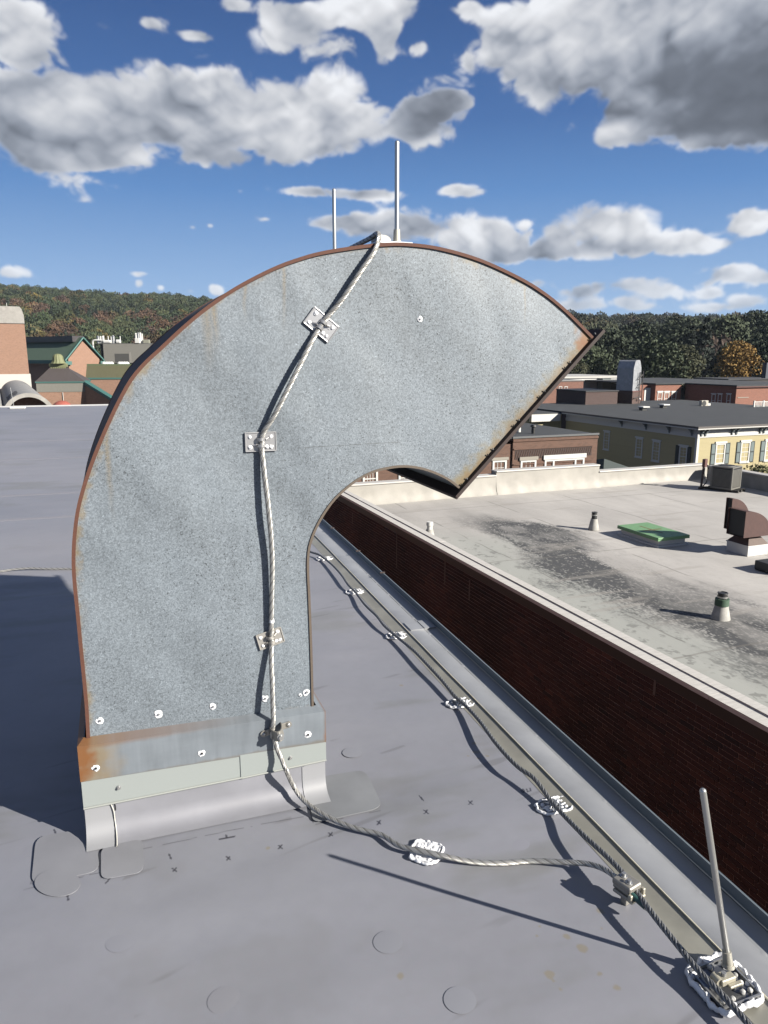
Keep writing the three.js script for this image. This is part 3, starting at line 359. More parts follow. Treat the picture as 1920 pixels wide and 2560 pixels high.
// clip plates: a dished plate with holes, adhesive squeezed through them, a strap over the cable
function clipParts(g, seed, w, h, plateM, onRoof) {
  const r = rng(seed * 31 + 7), sh = new THREE.Shape(); const rr = .006, a = w / 2, b = h / 2;
  sh.moveTo(-a + rr, -b); sh.lineTo(a - rr, -b); sh.quadraticCurveTo(a, -b, a, -b + rr); sh.lineTo(a, b - rr); sh.quadraticCurveTo(a, b, a - rr, b); sh.lineTo(-a + rr, b); sh.quadraticCurveTo(-a, b, -a, b - rr); sh.lineTo(-a, -b + rr); sh.quadraticCurveTo(-a, -b, -a + rr, -b);
  const holes = []; for (const x of [-.34, .34, .2]) for (const y of [-.27, .27]) { if (x === .2 && y > 0) continue; const H = new THREE.Path(); H.absarc(x * w, y * h, .0042, 0, 6.3, true); sh.holes.push(H); holes.push([x * w, y * h]); }
  const pl = put('plate', new THREE.ExtrudeGeometry(sh, { depth: .0018, bevelEnabled: true, bevelSize: .0006, bevelThickness: .0006, bevelSegments: 2, curveSegments: 8 }).translate(0, 0, .003), plateM, g);
  const rim = [[-a, -b], [a, -b], [a, b], [-a, b]].map(([x, y]) => V(x * .97, y * .96, .0055)); put('rim', [bar(rim[0], rim[1], .0022), bar(rim[1], rim[2], .0022), bar(rim[2], rim[3], .0022), bar(rim[3], rim[0], .0022)], plateM, pl);
  holes.forEach(([x, y], i) => put('adhesive_dot', blob(.0052 + r() * .0015, seed + i, 1, .35).scale(1, 1, .7).translate(x, y, .006), M.seal, g));
  const arch = Array.from({ length: 11 }, (_, k) => { const t = k / 10 * Math.PI; return V(Math.cos(t) * .0115, 0, .005 + Math.sin(t) * .018); });
  const band = (y0, y1) => { const A = arch.map((p) => V(p.x, y0, p.z)), B = arch.map((p) => V(p.x, y1, p.z)), A2 = arch.map((p) => V(p.x * 1.14, y0, p.z * 1.08 + .0002)), B2 = arch.map((p) => V(p.x * 1.14, y1, p.z * 1.08 + .0002)); return [strip(A, B), strip(A2, B2), strip(A, A2), strip(B, B2)]; };
  put('strap', [...band(-.016, -.006), ...band(.004, .013), box(.010, .030, .003, .014, .005, .0065), box(-.030, -.010, -.016, -.006, .005, .0065)], plateM, g);
  for (const s of [1, -1]) put('strap_tab', bar(V(s * .024, s * .012, .006), V(s * .0135, s * .0075, .013), .0032, 8), onRoof ? M.seal : plateM, g);
  if (onRoof) {                                                    // bedded in white sealant that oozed round it
    const ring = []; for (let k = 0; k < 26; k++) { const t = k / 26 * 2 * Math.PI, c = Math.cos(t), s = Math.sin(t), q = Math.pow(Math.abs(c) ** 4 + Math.abs(s) ** 4, -.25); ring.push(V(c * q * a * (1.06 + r() * .16), s * q * b * (1.08 + r() * .28), .004 + r() * .002)); }
    const bd = put('sealant_bead', tube(ring, .0052, 120, 7, true), M.seal, g); const p = bd.geometry.attributes.position; for (let i = 0; i < p.count; i++) { const k = 1 + (fbm(p.getX(i) * 160 + seed, p.getY(i) * 160, 2) - .5) * .06; p.setXYZ(i, p.getX(i) * k, p.getY(i) * k, Math.max(0, p.getZ(i) + (fbm(p.getX(i) * 120, p.getY(i) * 120 + seed, 2) - .5) * .008)); } bd.geometry.computeVertexNormals();
    for (let k = 0; k < 5; k++) put('sealant_blob', blob(.006 + r() * .006, seed + k, 1, .6).scale(1 + r(), .8, .5).translate((r() < .5 ? -1 : 1) * a * (.45 + r() * .4), (r() - .5) * b * 1.8, .006), M.seal, g);
    put('sealant_bed', poly(ring.map((v) => [v.x * .93, v.y * .93]), .003), mat([.10, .11, .13], .3), g);
  }
}
const clipDull = mat([.40, .385, .36], .5, { metalness: .45 }), clipBright = mat([.55, .55, .56], .34, { metalness: .65 }), clipRoof = mat([.30, .32, .35], .3, { metalness: .7 });
{
  const face = [[802, 812, 38, 'tilted bright cable clip plate high on the duct face', clipBright, .078, .094], [651, 1104, 0, 'square bright cable clip plate at the middle of the duct face', clipBright, .098, .060], [675, 1595, 14, 'dull beige cable clip plate low on the duct face', clipDull, .086, .055]];
  face.forEach(([x, y, rot, label, m, w, h], i) => { const q = DU.onZ(x, y, FZ), g = thing('cable_clip', label, 'clip', DU.world(q.x, q.y, FZ), DU.yaw, 'cable clips'); g.rotation.order = 'YXZ'; g.rotation.z = (i === 0 ? -38 + 90 - 90 : rot) * Math.PI / 180; if (i === 0) { clipParts(g, 1, .10, .062, m, false); } else clipParts(g, i + 1, w, h, m, false); });
  const roofC = [[812, 1398, 'far cable clip in white sealant just past the duct', 62], [889, 1481, 'cable clip in white sealant, second past the duct along the cant', 62], [993, 1591, 'cable clip in white sealant opposite the duct bend', 60], [1152, 1761, 'cable clip in white sealant beside the duct collar along the cant', 58], [1385, 2017, 'large oozing cable clip beside the printed numerals', 56], [1065, 2134, 'white clogged cable clip out on the open roof', 10]];
  roofC.forEach(([x, y, label], i) => {
    const p = atY(x, y, .002), nx = i < 5 ? EDGE.Z.clone().negate() : atY(1130, 2145).sub(atY(1000, 2115)).normalize(); const g = thing('cable_clip', label + '', 'clip', p, 0, 'cable clips');
    g.rotation.order = 'YXZ'; g.rotation.set(-Math.PI / 2, Math.atan2(-nx.x, -nx.z), 0); clipParts(g, 20 + i, i === 5 ? .085 : .105, i === 5 ? .075 : .062, i === 5 ? M.seal : clipRoof, true);
  });
}
// bolted strap connector on the collar
{
  const q = DU.onZ(690, 1822, .008), g = thing('cable_clamp', 'bolted two-eared clamp holding the cable to the duct collar', 'clamp', DU.world(q.x, q.y, .0068), DU.yaw); g.rotation.order = 'YXZ'; g.rotation.z = .17;
  const arc = Array.from({ length: 13 }, (_, k) => { const t = k / 12 * Math.PI; return [Math.cos(t) * .0215, Math.sin(t) * .058]; });
  const A = arc.map(([x, z]) => V(x, -.018, z)), B = arc.map(([x, z]) => V(x, .018, z)), A2 = arc.map(([x, z]) => V(x * .86, -.018, z * .92)), B2 = arc.map(([x, z]) => V(x * .86, .018, z * .92));
  put('strap', [strip(A, B), strip(A2, B2), strip(A, A2), strip(B, B2)], M.cast, g);
  for (const s of [-1, 1]) { const ear = put('ear', [rbox(.026, .022, .005, .002).translate(s * .031, s * .002, .0035), new THREE.CylinderGeometry(.011, .011, .005, 18).rotateX(Math.PI / 2).translate(s * .043, s * .002, .0035)], M.cast, g); put('screw_head', new THREE.SphereGeometry(.0062, 14, 8, 0, 6.3, 0, 1.6).rotateX(Math.PI / 2).scale(1, 1, .7).translate(s * .043, s * .002, .006), M.steel, ear); }
  const bo = put('washer', new THREE.CylinderGeometry(.0115, .0115, .003, 20).rotateX(Math.PI / 2).translate(.003, -.001, .0592), M.steel, g); put('bolt_head', new THREE.CylinderGeometry(.0068, .0072, .007, 6).rotateX(Math.PI / 2).translate(.003, -.001, .064), M.alu, bo);
}
// parallel clamp where the two cables meet
{
  const p = atY(1566, 2216, .054), d = EDGE.Z, g = thing('cable_clamp', 'cast bronze-grey clamp joining the two roof cables', 'clamp', V(p.x, 0, p.z), EDGE.yaw + .28);
  put('body', [rbox(.052, .020, .062, .006, 3).translate(0, .066, 0), rbox(.058, .010, .056, .004, 3).translate(0, .041, .004)], M.cast, g);
  put('lip', [rbox(.060, .008, .014, .003, 3).translate(0, .040, .036), rbox(.010, .022, .012, .003).translate(.027, .05, .034), rbox(.010, .022, .012, .003).translate(-.027, .05, .034)], mat([.52, .49, .40], .5, { metalness: .5 }), g);
  put('jaw', [cyl(.012, .012, .05, 14).rotateX(Math.PI / 2).translate(-.014, .055, -.025), cyl(.012, .012, .05, 14).rotateX(Math.PI / 2).translate(.014, .055, -.025)], M.cast, g);
  for (const [x, z] of [[.004, -.014], [-.006, .012]]) { const b = put('washer', cyl(.010, .010, .002, 16).translate(x, .076, z), M.steel, g); put('bolt_head', new THREE.CylinderGeometry(.0064, .0064, .008, 6).translate(x, .082, z), M.steel, b); }
  put('foot', [rbox(.02, .037, .02, .003).translate(0, .0185, 0)], M.cast, g);
  const e = put('cut_cable_end', bar(V(-.016, .055, .030), V(-.014, .046, .075), .0085, 12), mat([.02, .07, .065], .4), g); put('tip', blob(.0075, 4, 1, .3).translate(-.014, .0445, .077), M.alu, e);
}
// lightning rods
function lightningRod(name, label, pos, yaw, H, lean, opt = {}) {
  const g = thing(name, label, 'lightning rod', pos, yaw, 'lightning rods'); const base = opt.base ?? .012;
  const topv = V(lean[0], H, lean[1]); put('rod', [bar(V(0, base, 0), topv, .0076, 16), new THREE.SphereGeometry(.0076, 16, 10).translate(topv.x, topv.y, topv.z)], M.alu, g);
  put('socket', [bar(V(0, base - .008, 0), V(lean[0] * .07, base + .034, lean[1] * .07), .0125, 16, .0105), cyl(.016, .0135, .008, 16).translate(0, base - .008, 0)], mat([.50, .48, .42], .5, { metalness: .5 }), g);
  return g;
}
{
  const tf = DU.onZ(992, 602, FZ - .07), tp = DU.onZ(960, 604, FZ).y;
  for (const [zz, label] of [[FZ - .07, 'aluminium rod standing on the duct top at its front edge'], [FZ - .80, 'aluminium rod standing on the duct top at its back edge']]) {
    const y = tp - .002, g = lightningRod('lightning_rod', label, DU.world(tf.x, y, zz), DU.yaw, .312, [0, 0], { base: .018 });
    put('base_plate', [rbox(.125, .008, .062, .003).translate(-.018, .007, 0), rbox(.115, .004, .058, .0015).translate(-.018, .001, 0)], M.seal, g);
    const cv = put('cable_cover', [new THREE.CylinderGeometry(.019, .019, .05, 16, 1, false, 0, Math.PI).rotateZ(Math.PI / 2).rotateY(Math.PI / 2).scale(1.35, .9, 1).translate(-.055, .012, 0)], mat([.55, .52, .46], .5, { metalness: .3 }), g); put('bolt_head', new THREE.CylinderGeometry(.006, .006, .006, 6).translate(-.055, .030, 0), M.steel, cv);
  }
  // the rod at the roof edge on a large dished plate
  const b = atY(1817, 2440, .012), g = lightningRod('lightning_rod', 'leaning aluminium rod on a sealant-bedded plate at the roof edge', V(b.x, 0, b.z), EDGE.yaw, .515, [-.098, -.032], { base: .05 });
  const c = V(-.028, .004, .022), tilt = .07, QS = .72, P = new THREE.Group(); 
  const place = (geo) => geo.scale(QS, 1, QS).rotateZ(tilt).translate(c.x, c.y + .012, c.z);
  const pl = put('base_plate', place(rbox(.150, .005, .165, .002)), mat([.20, .21, .23], .28, { metalness: .7 }), g);
  put('rim', ['x', 'X', 'z', 'Z'].map((k) => place(k === 'x' ? box(-.076, -.070, .002, .010, -.083, .083) : k === 'X' ? box(.070, .076, .002, .010, -.083, .083) : k === 'z' ? box(-.07, .07, .002, .010, -.083, -.077) : box(-.07, .07, .002, .010, .077, .083))), M.steel, pl);
  const r = rng(91); [[-.05, -.06], [.05, -.06], [.055, -.01], [.05, .02], [.03, .05], [.055, .055], [-.055, .055], [-.05, .0], [.02, .02], [-.02, .06], [.0, -.065]].forEach(([x, z], i) => put('adhesive_dot', place(blob(.0085, i + 3, 1, .25).scale(1, .8, 1).translate(x, .006, z)), mat([.50, .50, .49], .4), g));
  const rg = Array.from({ length: 30 }, (_, k) => { const t = k / 30 * 2 * Math.PI, cc = Math.cos(t), s = Math.sin(t), q = Math.pow(cc ** 4 + s ** 4, -.25); return V(cc * q * .075 * (1.08 + r() * .25), .0 + r() * .005, s * q * .083 * (1.06 + r() * .22)); });
  const bead = place(tube(rg, .0085, 160, 8, true)); { const p = bead.attributes.position; for (let i = 0; i < p.count; i++) p.setY(i, Math.max(.001, p.getY(i) + (fbm(p.getX(i) * 90, p.getZ(i) * 90, 3) - .5) * .018)); bead.computeVertexNormals(); }
  put('sealant_bead', bead, M.seal, g); for (let k = 0; k < 7; k++) { const t = k * .9 + .3; put('sealant_blob', place(blob(.010 + r() * .008, 40 + k, 1, .6).scale(1.6, .6, 1).translate(Math.cos(t) * .085, .002, Math.sin(t) * .093)), M.seal, g); }
  const ho = put('cable_holder', [place(rbox(.058, .018, .030, .005).translate(-.005, .026, .012)), place(cyl(.017, .015, .03, 16).rotateX(Math.PI / 2).translate(-.035, .022, -.012)), place(rbox(.05, .007, .016, .003).translate(.012, .020, .034)), place(rbox(.03, .012, .05, .004).translate(.01, .012, -.005))], mat([.50, .47, .38], .5, { metalness: .45 }), g);
  put('bolt_head', place(new THREE.CylinderGeometry(.0085, .0085, .009, 6).translate(-.012, .040, .008)), M.steel, ho);
  // a rod far off at the roof's far edge
  const f = atY(35, 1019, .03), h = lightningRod('lightning_rod', 'small distant rod on a white foot at the far roof edge', V(f.x, 0, f.z), EDGE.yaw, .60, [-.04, 0], { base: .05 }); put('base_plate', rbox(.42, .06, .22, .02).translate(.1, .03, 0), M.white, h); h.children[0].scale.set(1, 1, 1);
}

// ------------------------------------------------------------------ ground and far land
const skyPx = [[-900, 700], [-300, 690], [0, 700], [100, 708], [200, 716], [300, 726], [400, 724], [520, 738], [640, 752], [800, 768], [1000, 780], [1200, 788], [1430, 792], [1500, 797], [1600, 797], [1700, 797], [1800, 799], [1850, 795], [1890, 790], [1920, 786], [2100, 775], [2400, 760], [3000, 750]];
const azOf = (px) => Math.atan2((px - 960) / FOC, cP + (390 / FOC) * sP);
const skyEl = (az) => { const t = skyPx.map(([x, y]) => { const r = ray(x, y); return [Math.atan2(r.x, -r.z), Math.atan2(r.y, Math.hypot(r.x, r.z))]; }); if (az <= t[0][0]) return t[0][1]; for (let i = 0; i + 1 < t.length; i++) if (az < t[i + 1][0]) return mx(t[i][1], t[i + 1][1], (az - t[i][0]) / (t[i + 1][0] - t[i][0])); return t[t.length - 1][1]; };
function land(az, r) {                                             // height of the land at a bearing and a distance
  const left = ss(.05, -.12, az), R0 = mx(150, 230, left), R1 = mx(1500, 820, left), crest = Math.tan(skyEl(az)) * R1 + EYE - mx(13, 11, left);
  const t = cl((r - R0) / (R1 - R0)); const lump = (fbm(az * 9 + 4, r * .004, 3) - .5) * 26 * t * (1 - t) * 2;
  return r > R1 ? crest - (r - R1) * .10 : mx(GROUND - .3, crest, Math.pow(t, mx(.75, .9, left))) + lump;
}
{
  const g0 = structure('ground'); put('ground_sheet', new THREE.CircleGeometry(4000, 48).rotateX(-Math.PI / 2).translate(0, GROUND, 0), mat([.06, .06, .055], .95, { map: rep(T_coarse, 40) }), g0);
  const pos = [], idx = [], NA = 220, NR = 26; for (let i = 0; i <= NA; i++) for (let j = 0; j <= NR; j++) { const az = mx(-1.35, 1.35, i / NA), r = mx(140, 2100, Math.pow(j / NR, 1.3)); pos.push(Math.sin(az) * r, land(az, r), -Math.cos(az) * r); }
  for (let i = 0; i < NA; i++) for (let j = 0; j < NR; j++) { const a = i * (NR + 1) + j, b = a + NR + 1; idx.push(a, b, a + 1, b, b + 1, a + 1); }
  const g = new THREE.BufferGeometry(); g.setAttribute('position', new THREE.Float32BufferAttribute(pos, 3)); g.setIndex(idx); g.computeVertexNormals(); const h = structure('hills'); put('hillside', g, mat([.018, .024, .012], .95), h);
}
// ------------------------------------------------------------------ trees
function leafCrown(seed, n, lobes, size, tall, conifer) {            // leaf-clump faces spread through the crown's volume; unit radius, base at y = 0
  const r = rng(seed), pos = [], C = [];
  if (!conifer) for (let k = 0; k < lobes; k++) { const t = k / lobes, a = k * 2.4 + r(), rr = .55 * Math.sin(Math.PI * (.15 + .8 * t)) * (.7 + r() * .5); C.push([Math.cos(a) * rr, tall * (.28 + .6 * t), Math.sin(a) * rr, .34 + r() * .22]); }
  for (let k = 0; k < n; k++) {
    let x, y, z; if (conifer) { const t = Math.pow(r(), .75), lay_ = Math.floor(t * 11) / 11 + r() * .04, a = r() * 6.283, rad = (1 - lay_) * .62 * (.45 + .55 * Math.sqrt(r())) + .02; x = Math.cos(a) * rad; z = Math.sin(a) * rad; y = tall * (.08 + .92 * lay_) - rad * .35; }
    else { const c = C[Math.floor(r() * C.length)], u = r() * 2 - 1, a = r() * 6.283, s = Math.sqrt(1 - u * u), d = c[3] * (.62 + .42 * Math.sqrt(r())); x = c[0] + Math.cos(a) * s * d; y = c[1] + u * d * .85; z = c[2] + Math.sin(a) * s * d; }
    const q = size * (.6 + r() * .8), e = new THREE.Euler(r() * 6.3, r() * 6.3, r() * 6.3), A = V(q, 0, 0).applyEuler(e), B = V(0, q * (.5 + r() * .4), 0).applyEuler(e);
    const P = [[x - A.x, y - A.y, z - A.z], [x + B.x, y + B.y, z + B.z], [x + A.x, y + A.y, z + A.z], [x - B.x, y - B.y, z - B.z]]; pos.push(...P[0], ...P[1], ...P[2], ...P[0], ...P[2], ...P[3]);
  }
  const g = new THREE.BufferGeometry(); g.setAttribute('position', new THREE.Float32BufferAttribute(pos, 3)); g.computeVertexNormals(); return g;
}
const leafMat = () => { const m = mat(1.4, .9); return m; };
const farGeo = [leafCrown(1, 900, 9, .085, 1.5), leafCrown(2, 900, 7, .09, 1.3), leafCrown(3, 900, 11, .085, 1.7), leafCrown(4, 800, 0, .08, 2.2, true)];
const HUES = { g: [[.030, .048, .018], [.038, .052, .020], [.026, .042, .018], [.048, .058, .022]], p: [[.016, .030, .018], [.014, .026, .016]], o: [[.095, .052, .028], [.080, .046, .028], [.088, .060, .028], [.068, .040, .028]], y: [[.11, .085, .022], [.075, .066, .024]] };
{
  const R = rng(404), sets = farGeo.map(() => []);
  const tryTree = (az, r, sc, conif, hue) => { const k = conif ? 3 : Math.floor(R() * 3); sets[k].push([az, r, sc * (conif ? .9 : 1), hue]); };
  for (let k = 0; k < 9500; k++) {                                   // the wooded hill beyond the left roofs
    const az = mx(-.62, -.08, R()), t = Math.pow(R(), .8), r = mx(240, 860, t); const cl_ = fbm(az * 26 + 3, r * .012, 3), con = cl_ > .60 ? R() < .5 : R() < .05;
    const warm = fbm(az * 40 + 50, r * .02, 3) + (t < .5 ? .07 : -.02); const h = con ? HUES.p : warm > .67 ? HUES.o : warm > .60 ? (R() < .45 ? HUES.y : HUES.g) : HUES.g; tryTree(az, r, con ? 3.6 + R() * 1.4 : 3.2 + R() * 2.2, con, h[Math.floor(R() * h.length)]);
  }
  for (let k = 0; k < 7500; k++) {                                   // the woods beyond the right roofs
    const az = mx(-.08, .62, R()), t = Math.pow(R(), 1.1), r = mx(210, 1560, t), cl_ = fbm(az * 30 + 90, r * .006, 3), con = cl_ > .56 ? R() < .45 : R() < .06;
    const warm = fbm(az * 34 + 10, r * .012, 3); const h = con ? HUES.p : warm > .70 ? HUES.o : warm > .61 ? HUES.y : HUES.g; tryTree(az, r, con ? 4.2 + R() * 1.8 : 4.0 + R() * 2.6 + t * 1.5, con, h[Math.floor(R() * h.length)].map((v) => v * .62));
  }
  sets.forEach((s, k) => {
    const im = new THREE.InstancedMesh(farGeo[k], leafMat(), s.length); im.name = k === 3 ? 'conifer_forest' : named('hillside_forest'); const m4 = new THREE.Matrix4(), c = new THREE.Color();
    s.forEach(([az, r, sc, hue], i) => { const y = land(az, r) - 1; m4.compose(V(Math.sin(az) * r, y, -Math.cos(az) * r), new THREE.Quaternion().setFromAxisAngle(V(0, 1, 0), R() * 6.28), V(sc, sc * (.8 + R() * .45), sc)); im.setMatrixAt(i, m4); const f = .55 + R() * .42; im.setColorAt(i, c.setRGB(hue[0] * f, hue[1] * f, hue[2] * f)); });
    im.castShadow = im.receiveShadow = true; im.userData = { label: k === 3 ? 'dark conifers mixed through the wooded hills' : ['mixed green and autumn woods on the hills', 'round-crowned autumn trees covering the hills', 'tall leafy autumn trees covering the hills'][k], category: 'forest', kind: 'stuff' }; scene.add(im);
  });
}
const nearCrowns = [leafCrown(11, 4600, 14, .050, 1.6), leafCrown(12, 4600, 12, .047, 1.4), leafCrown(13, 4600, 16, .045, 1.8), leafCrown(14, 3800, 0, .045, 2.8, true)];
function tree(label, px, py, dist, crownR, kind, hue, group) {       // px, py: the crown's middle; its distance is a guess from its size
  const c = atT(px, py, dist), y0 = GROUND, tall = [1.6, 1.4, 1.8, 2.8][kind] * crownR, g = thing('tree', label, 'tree', V(c.x, y0, c.z), px * .01, group), base = c.y - y0 - tall * .55;
  const trunk = [bar(V(0, 0, 0), V(.1, base + tall * .35, 0), crownR * .07, 8, crownR * .03)]; for (let k = 0; k < 5; k++) { const a = k * 1.26; trunk.push(bar(V(0, base + tall * .06 * k, 0), V(Math.cos(a) * crownR * .5, base + tall * (.32 + .08 * k), Math.sin(a) * crownR * .5), crownR * .025, 6, crownR * .01)); }
  put('trunk', trunk, M.brown, g); const cr = new THREE.Mesh(nearCrowns[kind], mat(hue.map((v) => v * 1.05), .85)); cr.name = 'crown'; cr.scale.setScalar(crownR); cr.position.y = base; cr.castShadow = cr.receiveShadow = true; g.add(cr); return g;
}
{
  const L = 'trees behind the brick rooftops', dk = [.026, .040, .017], mg = [.036, .052, .020], og = [.052, .056, .022];
  tree('orange and gold autumn tree rising behind the dark flat roof', 1842, 905, 150, 5.2, 2, [.22, .125, .02]);
  tree('broad green tree beside the silver stack', 1640, 905, 160, 7.5, 1, mg, L); tree('yellowish green tree right of the silver stack', 1700, 912, 165, 5.5, 0, og, L);
  tree('very dark spruce left of the orange tree', 1762, 880, 175, 7, 3, [.012, .022, .014], L); tree('dark spruce between the green tree and the orange one', 1725, 890, 185, 6.5, 3, [.013, .023, .014], L);
  tree('olive tree just above the white roof', 1470, 915, 170, 6.5, 0, mg, L); tree('small golden bush tree above the white roof', 1448, 935, 165, 3.2, 1, og, L); tree('dark leafy tree left of the silver stack', 1530, 890, 185, 8, 2, dk, L);
  tree('dark green tree right of the orange tree', 1905, 895, 172, 7.5, 1, dk, L); tree('tall dark tree behind the silver stack', 1590, 870, 210, 9, 2, dk, L); tree('full green tree above the brick terrace', 1810, 850, 215, 9, 0, mg, L); tree('tall green tree behind the orange tree', 1890, 845, 225, 10, 2, dk, L); tree('wide dark tree above the terrace middle', 1700, 850, 225, 9.5, 1, dk, L);
}

// ------------------------------------------------------------------ the neighbouring building across the alley
const YAW = 21.45, CY = -2.2, RY = -3.4;                           // bearing, coping height and roof height against our roof
const c0 = atY(1920, 1814.6, CY), NB = new Frame(V(c0.x, GROUND, c0.z), YAW), up = (y) => y - GROUND;
const nb = thing('neighbour_building', 'long dark brick building with a white stained flat roof across the alley', 'building', NB.o, NB.yaw);
const fp = NB.onY(934, 1253, up(RY)), fq = NB.onY(1638, 1209, up(RY)), FARW = (fp.z + fq.z) / 2, cb = NB.onY(1920, 1773.6, up(CY)), COPW = cb.x;
const RIGHTW = NB.onY(1856, 1216, up(RY)).x;
{
  const CO = up(CY), NZ = 9, brickDark = mat([.04, .018, .015], .92);
  // roof sheet with its own weathering: coating, mildew along the low side, seams
  const X0 = COPW - .1, X1 = RIGHTW + .3, Z0 = FARW - .2, Z1 = NZ;
  const dirt = tex(2048, 2048, (u, v) => {
    const x = X0 + u * (X1 - X0), z = Z1 - v * (Z1 - Z0), d = x - X0; // d: metres from the low parapet
    const a = fbm(x * .35 + 3, z * .25, 5), b = fbm(x * 1.5, z * .42 + 20, 5, .58), c = fbm(x * 16, z * 11, 3, .62), e = fbm(x * .85 + 60, z * .24 + 7, 5, .55), fn = vn(x * 38, z * 26);
    let k = .96 + (a - .5) * .40 + (b - .5) * .34 + (c - .5) * .10; let col = [.435 * k, .418 * k, .398 * k];
    const zf = ss(-16.5, -11, z + (e - .5) * 4), pale = ss(.2, .8, 1 - Math.abs(d - 2.4) / 2.8 + (a - .5) * .9) * zf; col = mx3(col, [.345, .36, .335], pale * .8);
    const band = ss(.1, .95, 1 - Math.abs(d - 4.4 - (fbm(z * .3, 5, 2) - .5) * 2.4) / 2.2 + (e - .5) * 2.2), smear = ss(.36, .66, e * .6 + b * .4);
    const grit = ss(.34, .66, c * .62 + fn * .38 + (band - .5) * .25); const pt = ss(.38, .60, fbm(x * .8 + 17, z * .42 + 3, 4, .6)); col = mx3(col, [.060, .062, .064], cl(band * zf * (smear * .42 + grit * (.4 + .8 * pt))));
    const sp = ss(.60, .72, fbm(x * 6.2 + 9, z * 4.6, 4, .66)) * ss(8, .5, d) * zf; col = mx3(col, [.085, .085, .08], sp * .6);
    const low = ss(1.5, .1, d + (b - .5) * 2.2) * zf; col = mx3(col, [.10, .10, .095], low * (.35 + grit * .5));
    for (const s of [3.0, 6.1, 9.2, 12.3, 15.4]) { const g = Math.abs(x - X0 - s - (fbm(z * 1.7, s, 2) - .5) * .10); if (g < .035) col = mx3(col, [.12, .115, .105], .6 * ss(.035, .01, g) * ss(.35, .55, fbm(z * 1.1, s * 3, 2))); }
    for (const s of [-4, -10.2, -16.4, -22]) { const g = Math.abs(z - s - (fbm(x * .9, s, 2) - .5) * .12 - x * .02); if (g < .04) col = mx3(col, [.15, .14, .125], .5 * ss(.04, .012, g)); }
    const sk = ss(.62, .8, fbm(x * .6 + 80, z * 3.6 + 4, 4)); col = mx3(col, [.31, .29, .265], sk * .45); return col;
  }, false);
  const mRoof = mat(1, .85, { map: dirt });
  { const nx = 60, nz = 90, g = new THREE.PlaneGeometry(X1 - X0, Z1 - Z0, nx, nz).rotateX(-Math.PI / 2).translate((X0 + X1) / 2, up(RY), (Z0 + Z1) / 2), p = g.attributes.position, uv = g.attributes.uv; for (let i = 0; i < p.count; i++) { const x = p.getX(i), z = p.getZ(i); p.setY(i, up(RY) + (fbm(x * .5, z * .5, 3) - .5) * .04 - .02); uv.setXY(i, (x - X0) / (X1 - X0), (Z1 - z) / (Z1 - Z0)); } g.computeVertexNormals(); const o = new THREE.Mesh(g, mRoof); o.name = 'roof_sheet'; o.castShadow = o.receiveShadow = true; nb.add(o); }
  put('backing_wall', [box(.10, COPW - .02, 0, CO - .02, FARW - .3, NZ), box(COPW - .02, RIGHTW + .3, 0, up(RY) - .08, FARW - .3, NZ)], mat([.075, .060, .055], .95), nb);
  // coping: pale weathered slabs with a raised back strip, black drip flashing below
  const copM = mat([.66, .64, .61], .8, { map: rep(T_streak, 2.2, 1.1) });
  for (let z = NZ, k = 0; z > FARW - .2; z -= 2.44, k++) { const z1 = Math.max(z - 2.432, FARW - .2); put('coping_slab', [box(-.03, COPW * .52, CO - .055, CO + .002, z1, z), box(COPW * .52, COPW, CO - .055, CO + .018 + .004 * (k % 2), z1, z)], copM, nb); }
  put('drip_flashing', [box(.0, .034, CO - .21, CO - .056, FARW - .1, NZ), box(.034, .11, CO - .21, CO - .20, FARW - .1, NZ)], mat([.02, .021, .024], .5), nb);
  // bricks: laid one by one where the wall shows
  const BW = .203, BH = .0575, CWID = .213, CHT = .0675, yT = CO - .215, R = rng(12), near = [], far = [];
  for (let row = 0; row < 72; row++) for (let k = -14; k < 140; k++) {
    const z = -k * CWID - (row & 1) * CWID / 2 + (row % 6 === 5 ? CWID / 4 : 0), y = yT - (row + .5) * CHT; if (z > 3.2 || z < FARW) continue;
    const w = NB.world(.05, y, z).sub(EYEP), dz = -(w.z * cP) - w.y * sP; if (dz < 1) continue; const px = 960 + FOC * w.x / dz, py = 1280 - FOC * (w.y * cP - w.z * sP) / dz; const edgeY = 1300.6 + .8916 * (px - 806); if (px > 2080 || py > edgeY + 60 || px < 780) continue;
    (px < 1935 && py < edgeY + 8 && py > 0 ? near : far).push([y, z, dz]);
  }
  near.sort((a, b) => a[2] - b[2]); const own = near.slice(0, 300), rest = [...near.slice(300), ...far];
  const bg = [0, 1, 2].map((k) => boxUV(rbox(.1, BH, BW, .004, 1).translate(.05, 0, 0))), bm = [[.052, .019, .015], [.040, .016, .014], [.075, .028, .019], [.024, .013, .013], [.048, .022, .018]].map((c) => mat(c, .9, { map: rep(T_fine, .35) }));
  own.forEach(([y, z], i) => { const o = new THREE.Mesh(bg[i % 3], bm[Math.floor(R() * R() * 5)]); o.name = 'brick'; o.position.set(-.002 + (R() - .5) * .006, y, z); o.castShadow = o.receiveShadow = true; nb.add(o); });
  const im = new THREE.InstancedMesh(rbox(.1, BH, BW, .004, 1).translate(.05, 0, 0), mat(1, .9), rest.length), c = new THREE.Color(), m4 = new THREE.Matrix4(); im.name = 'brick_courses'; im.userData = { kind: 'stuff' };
  rest.forEach(([y, z], i) => { m4.makeTranslation(-.002 + (R() - .5) * .006, y, z); im.setMatrixAt(i, m4); const b = [[.052, .019, .015], [.040, .016, .014], [.075, .028, .019], [.024, .013, .013]][Math.floor(R() * R() * 4)], soot = .45 + .75 * ss(.3, .7, fbm(z * .5 + 3, y * .5, 4)); im.setColorAt(i, c.setRGB(b[0] * soot, b[1] * soot, b[2] * soot)); }); im.castShadow = im.receiveShadow = true; nb.add(im);
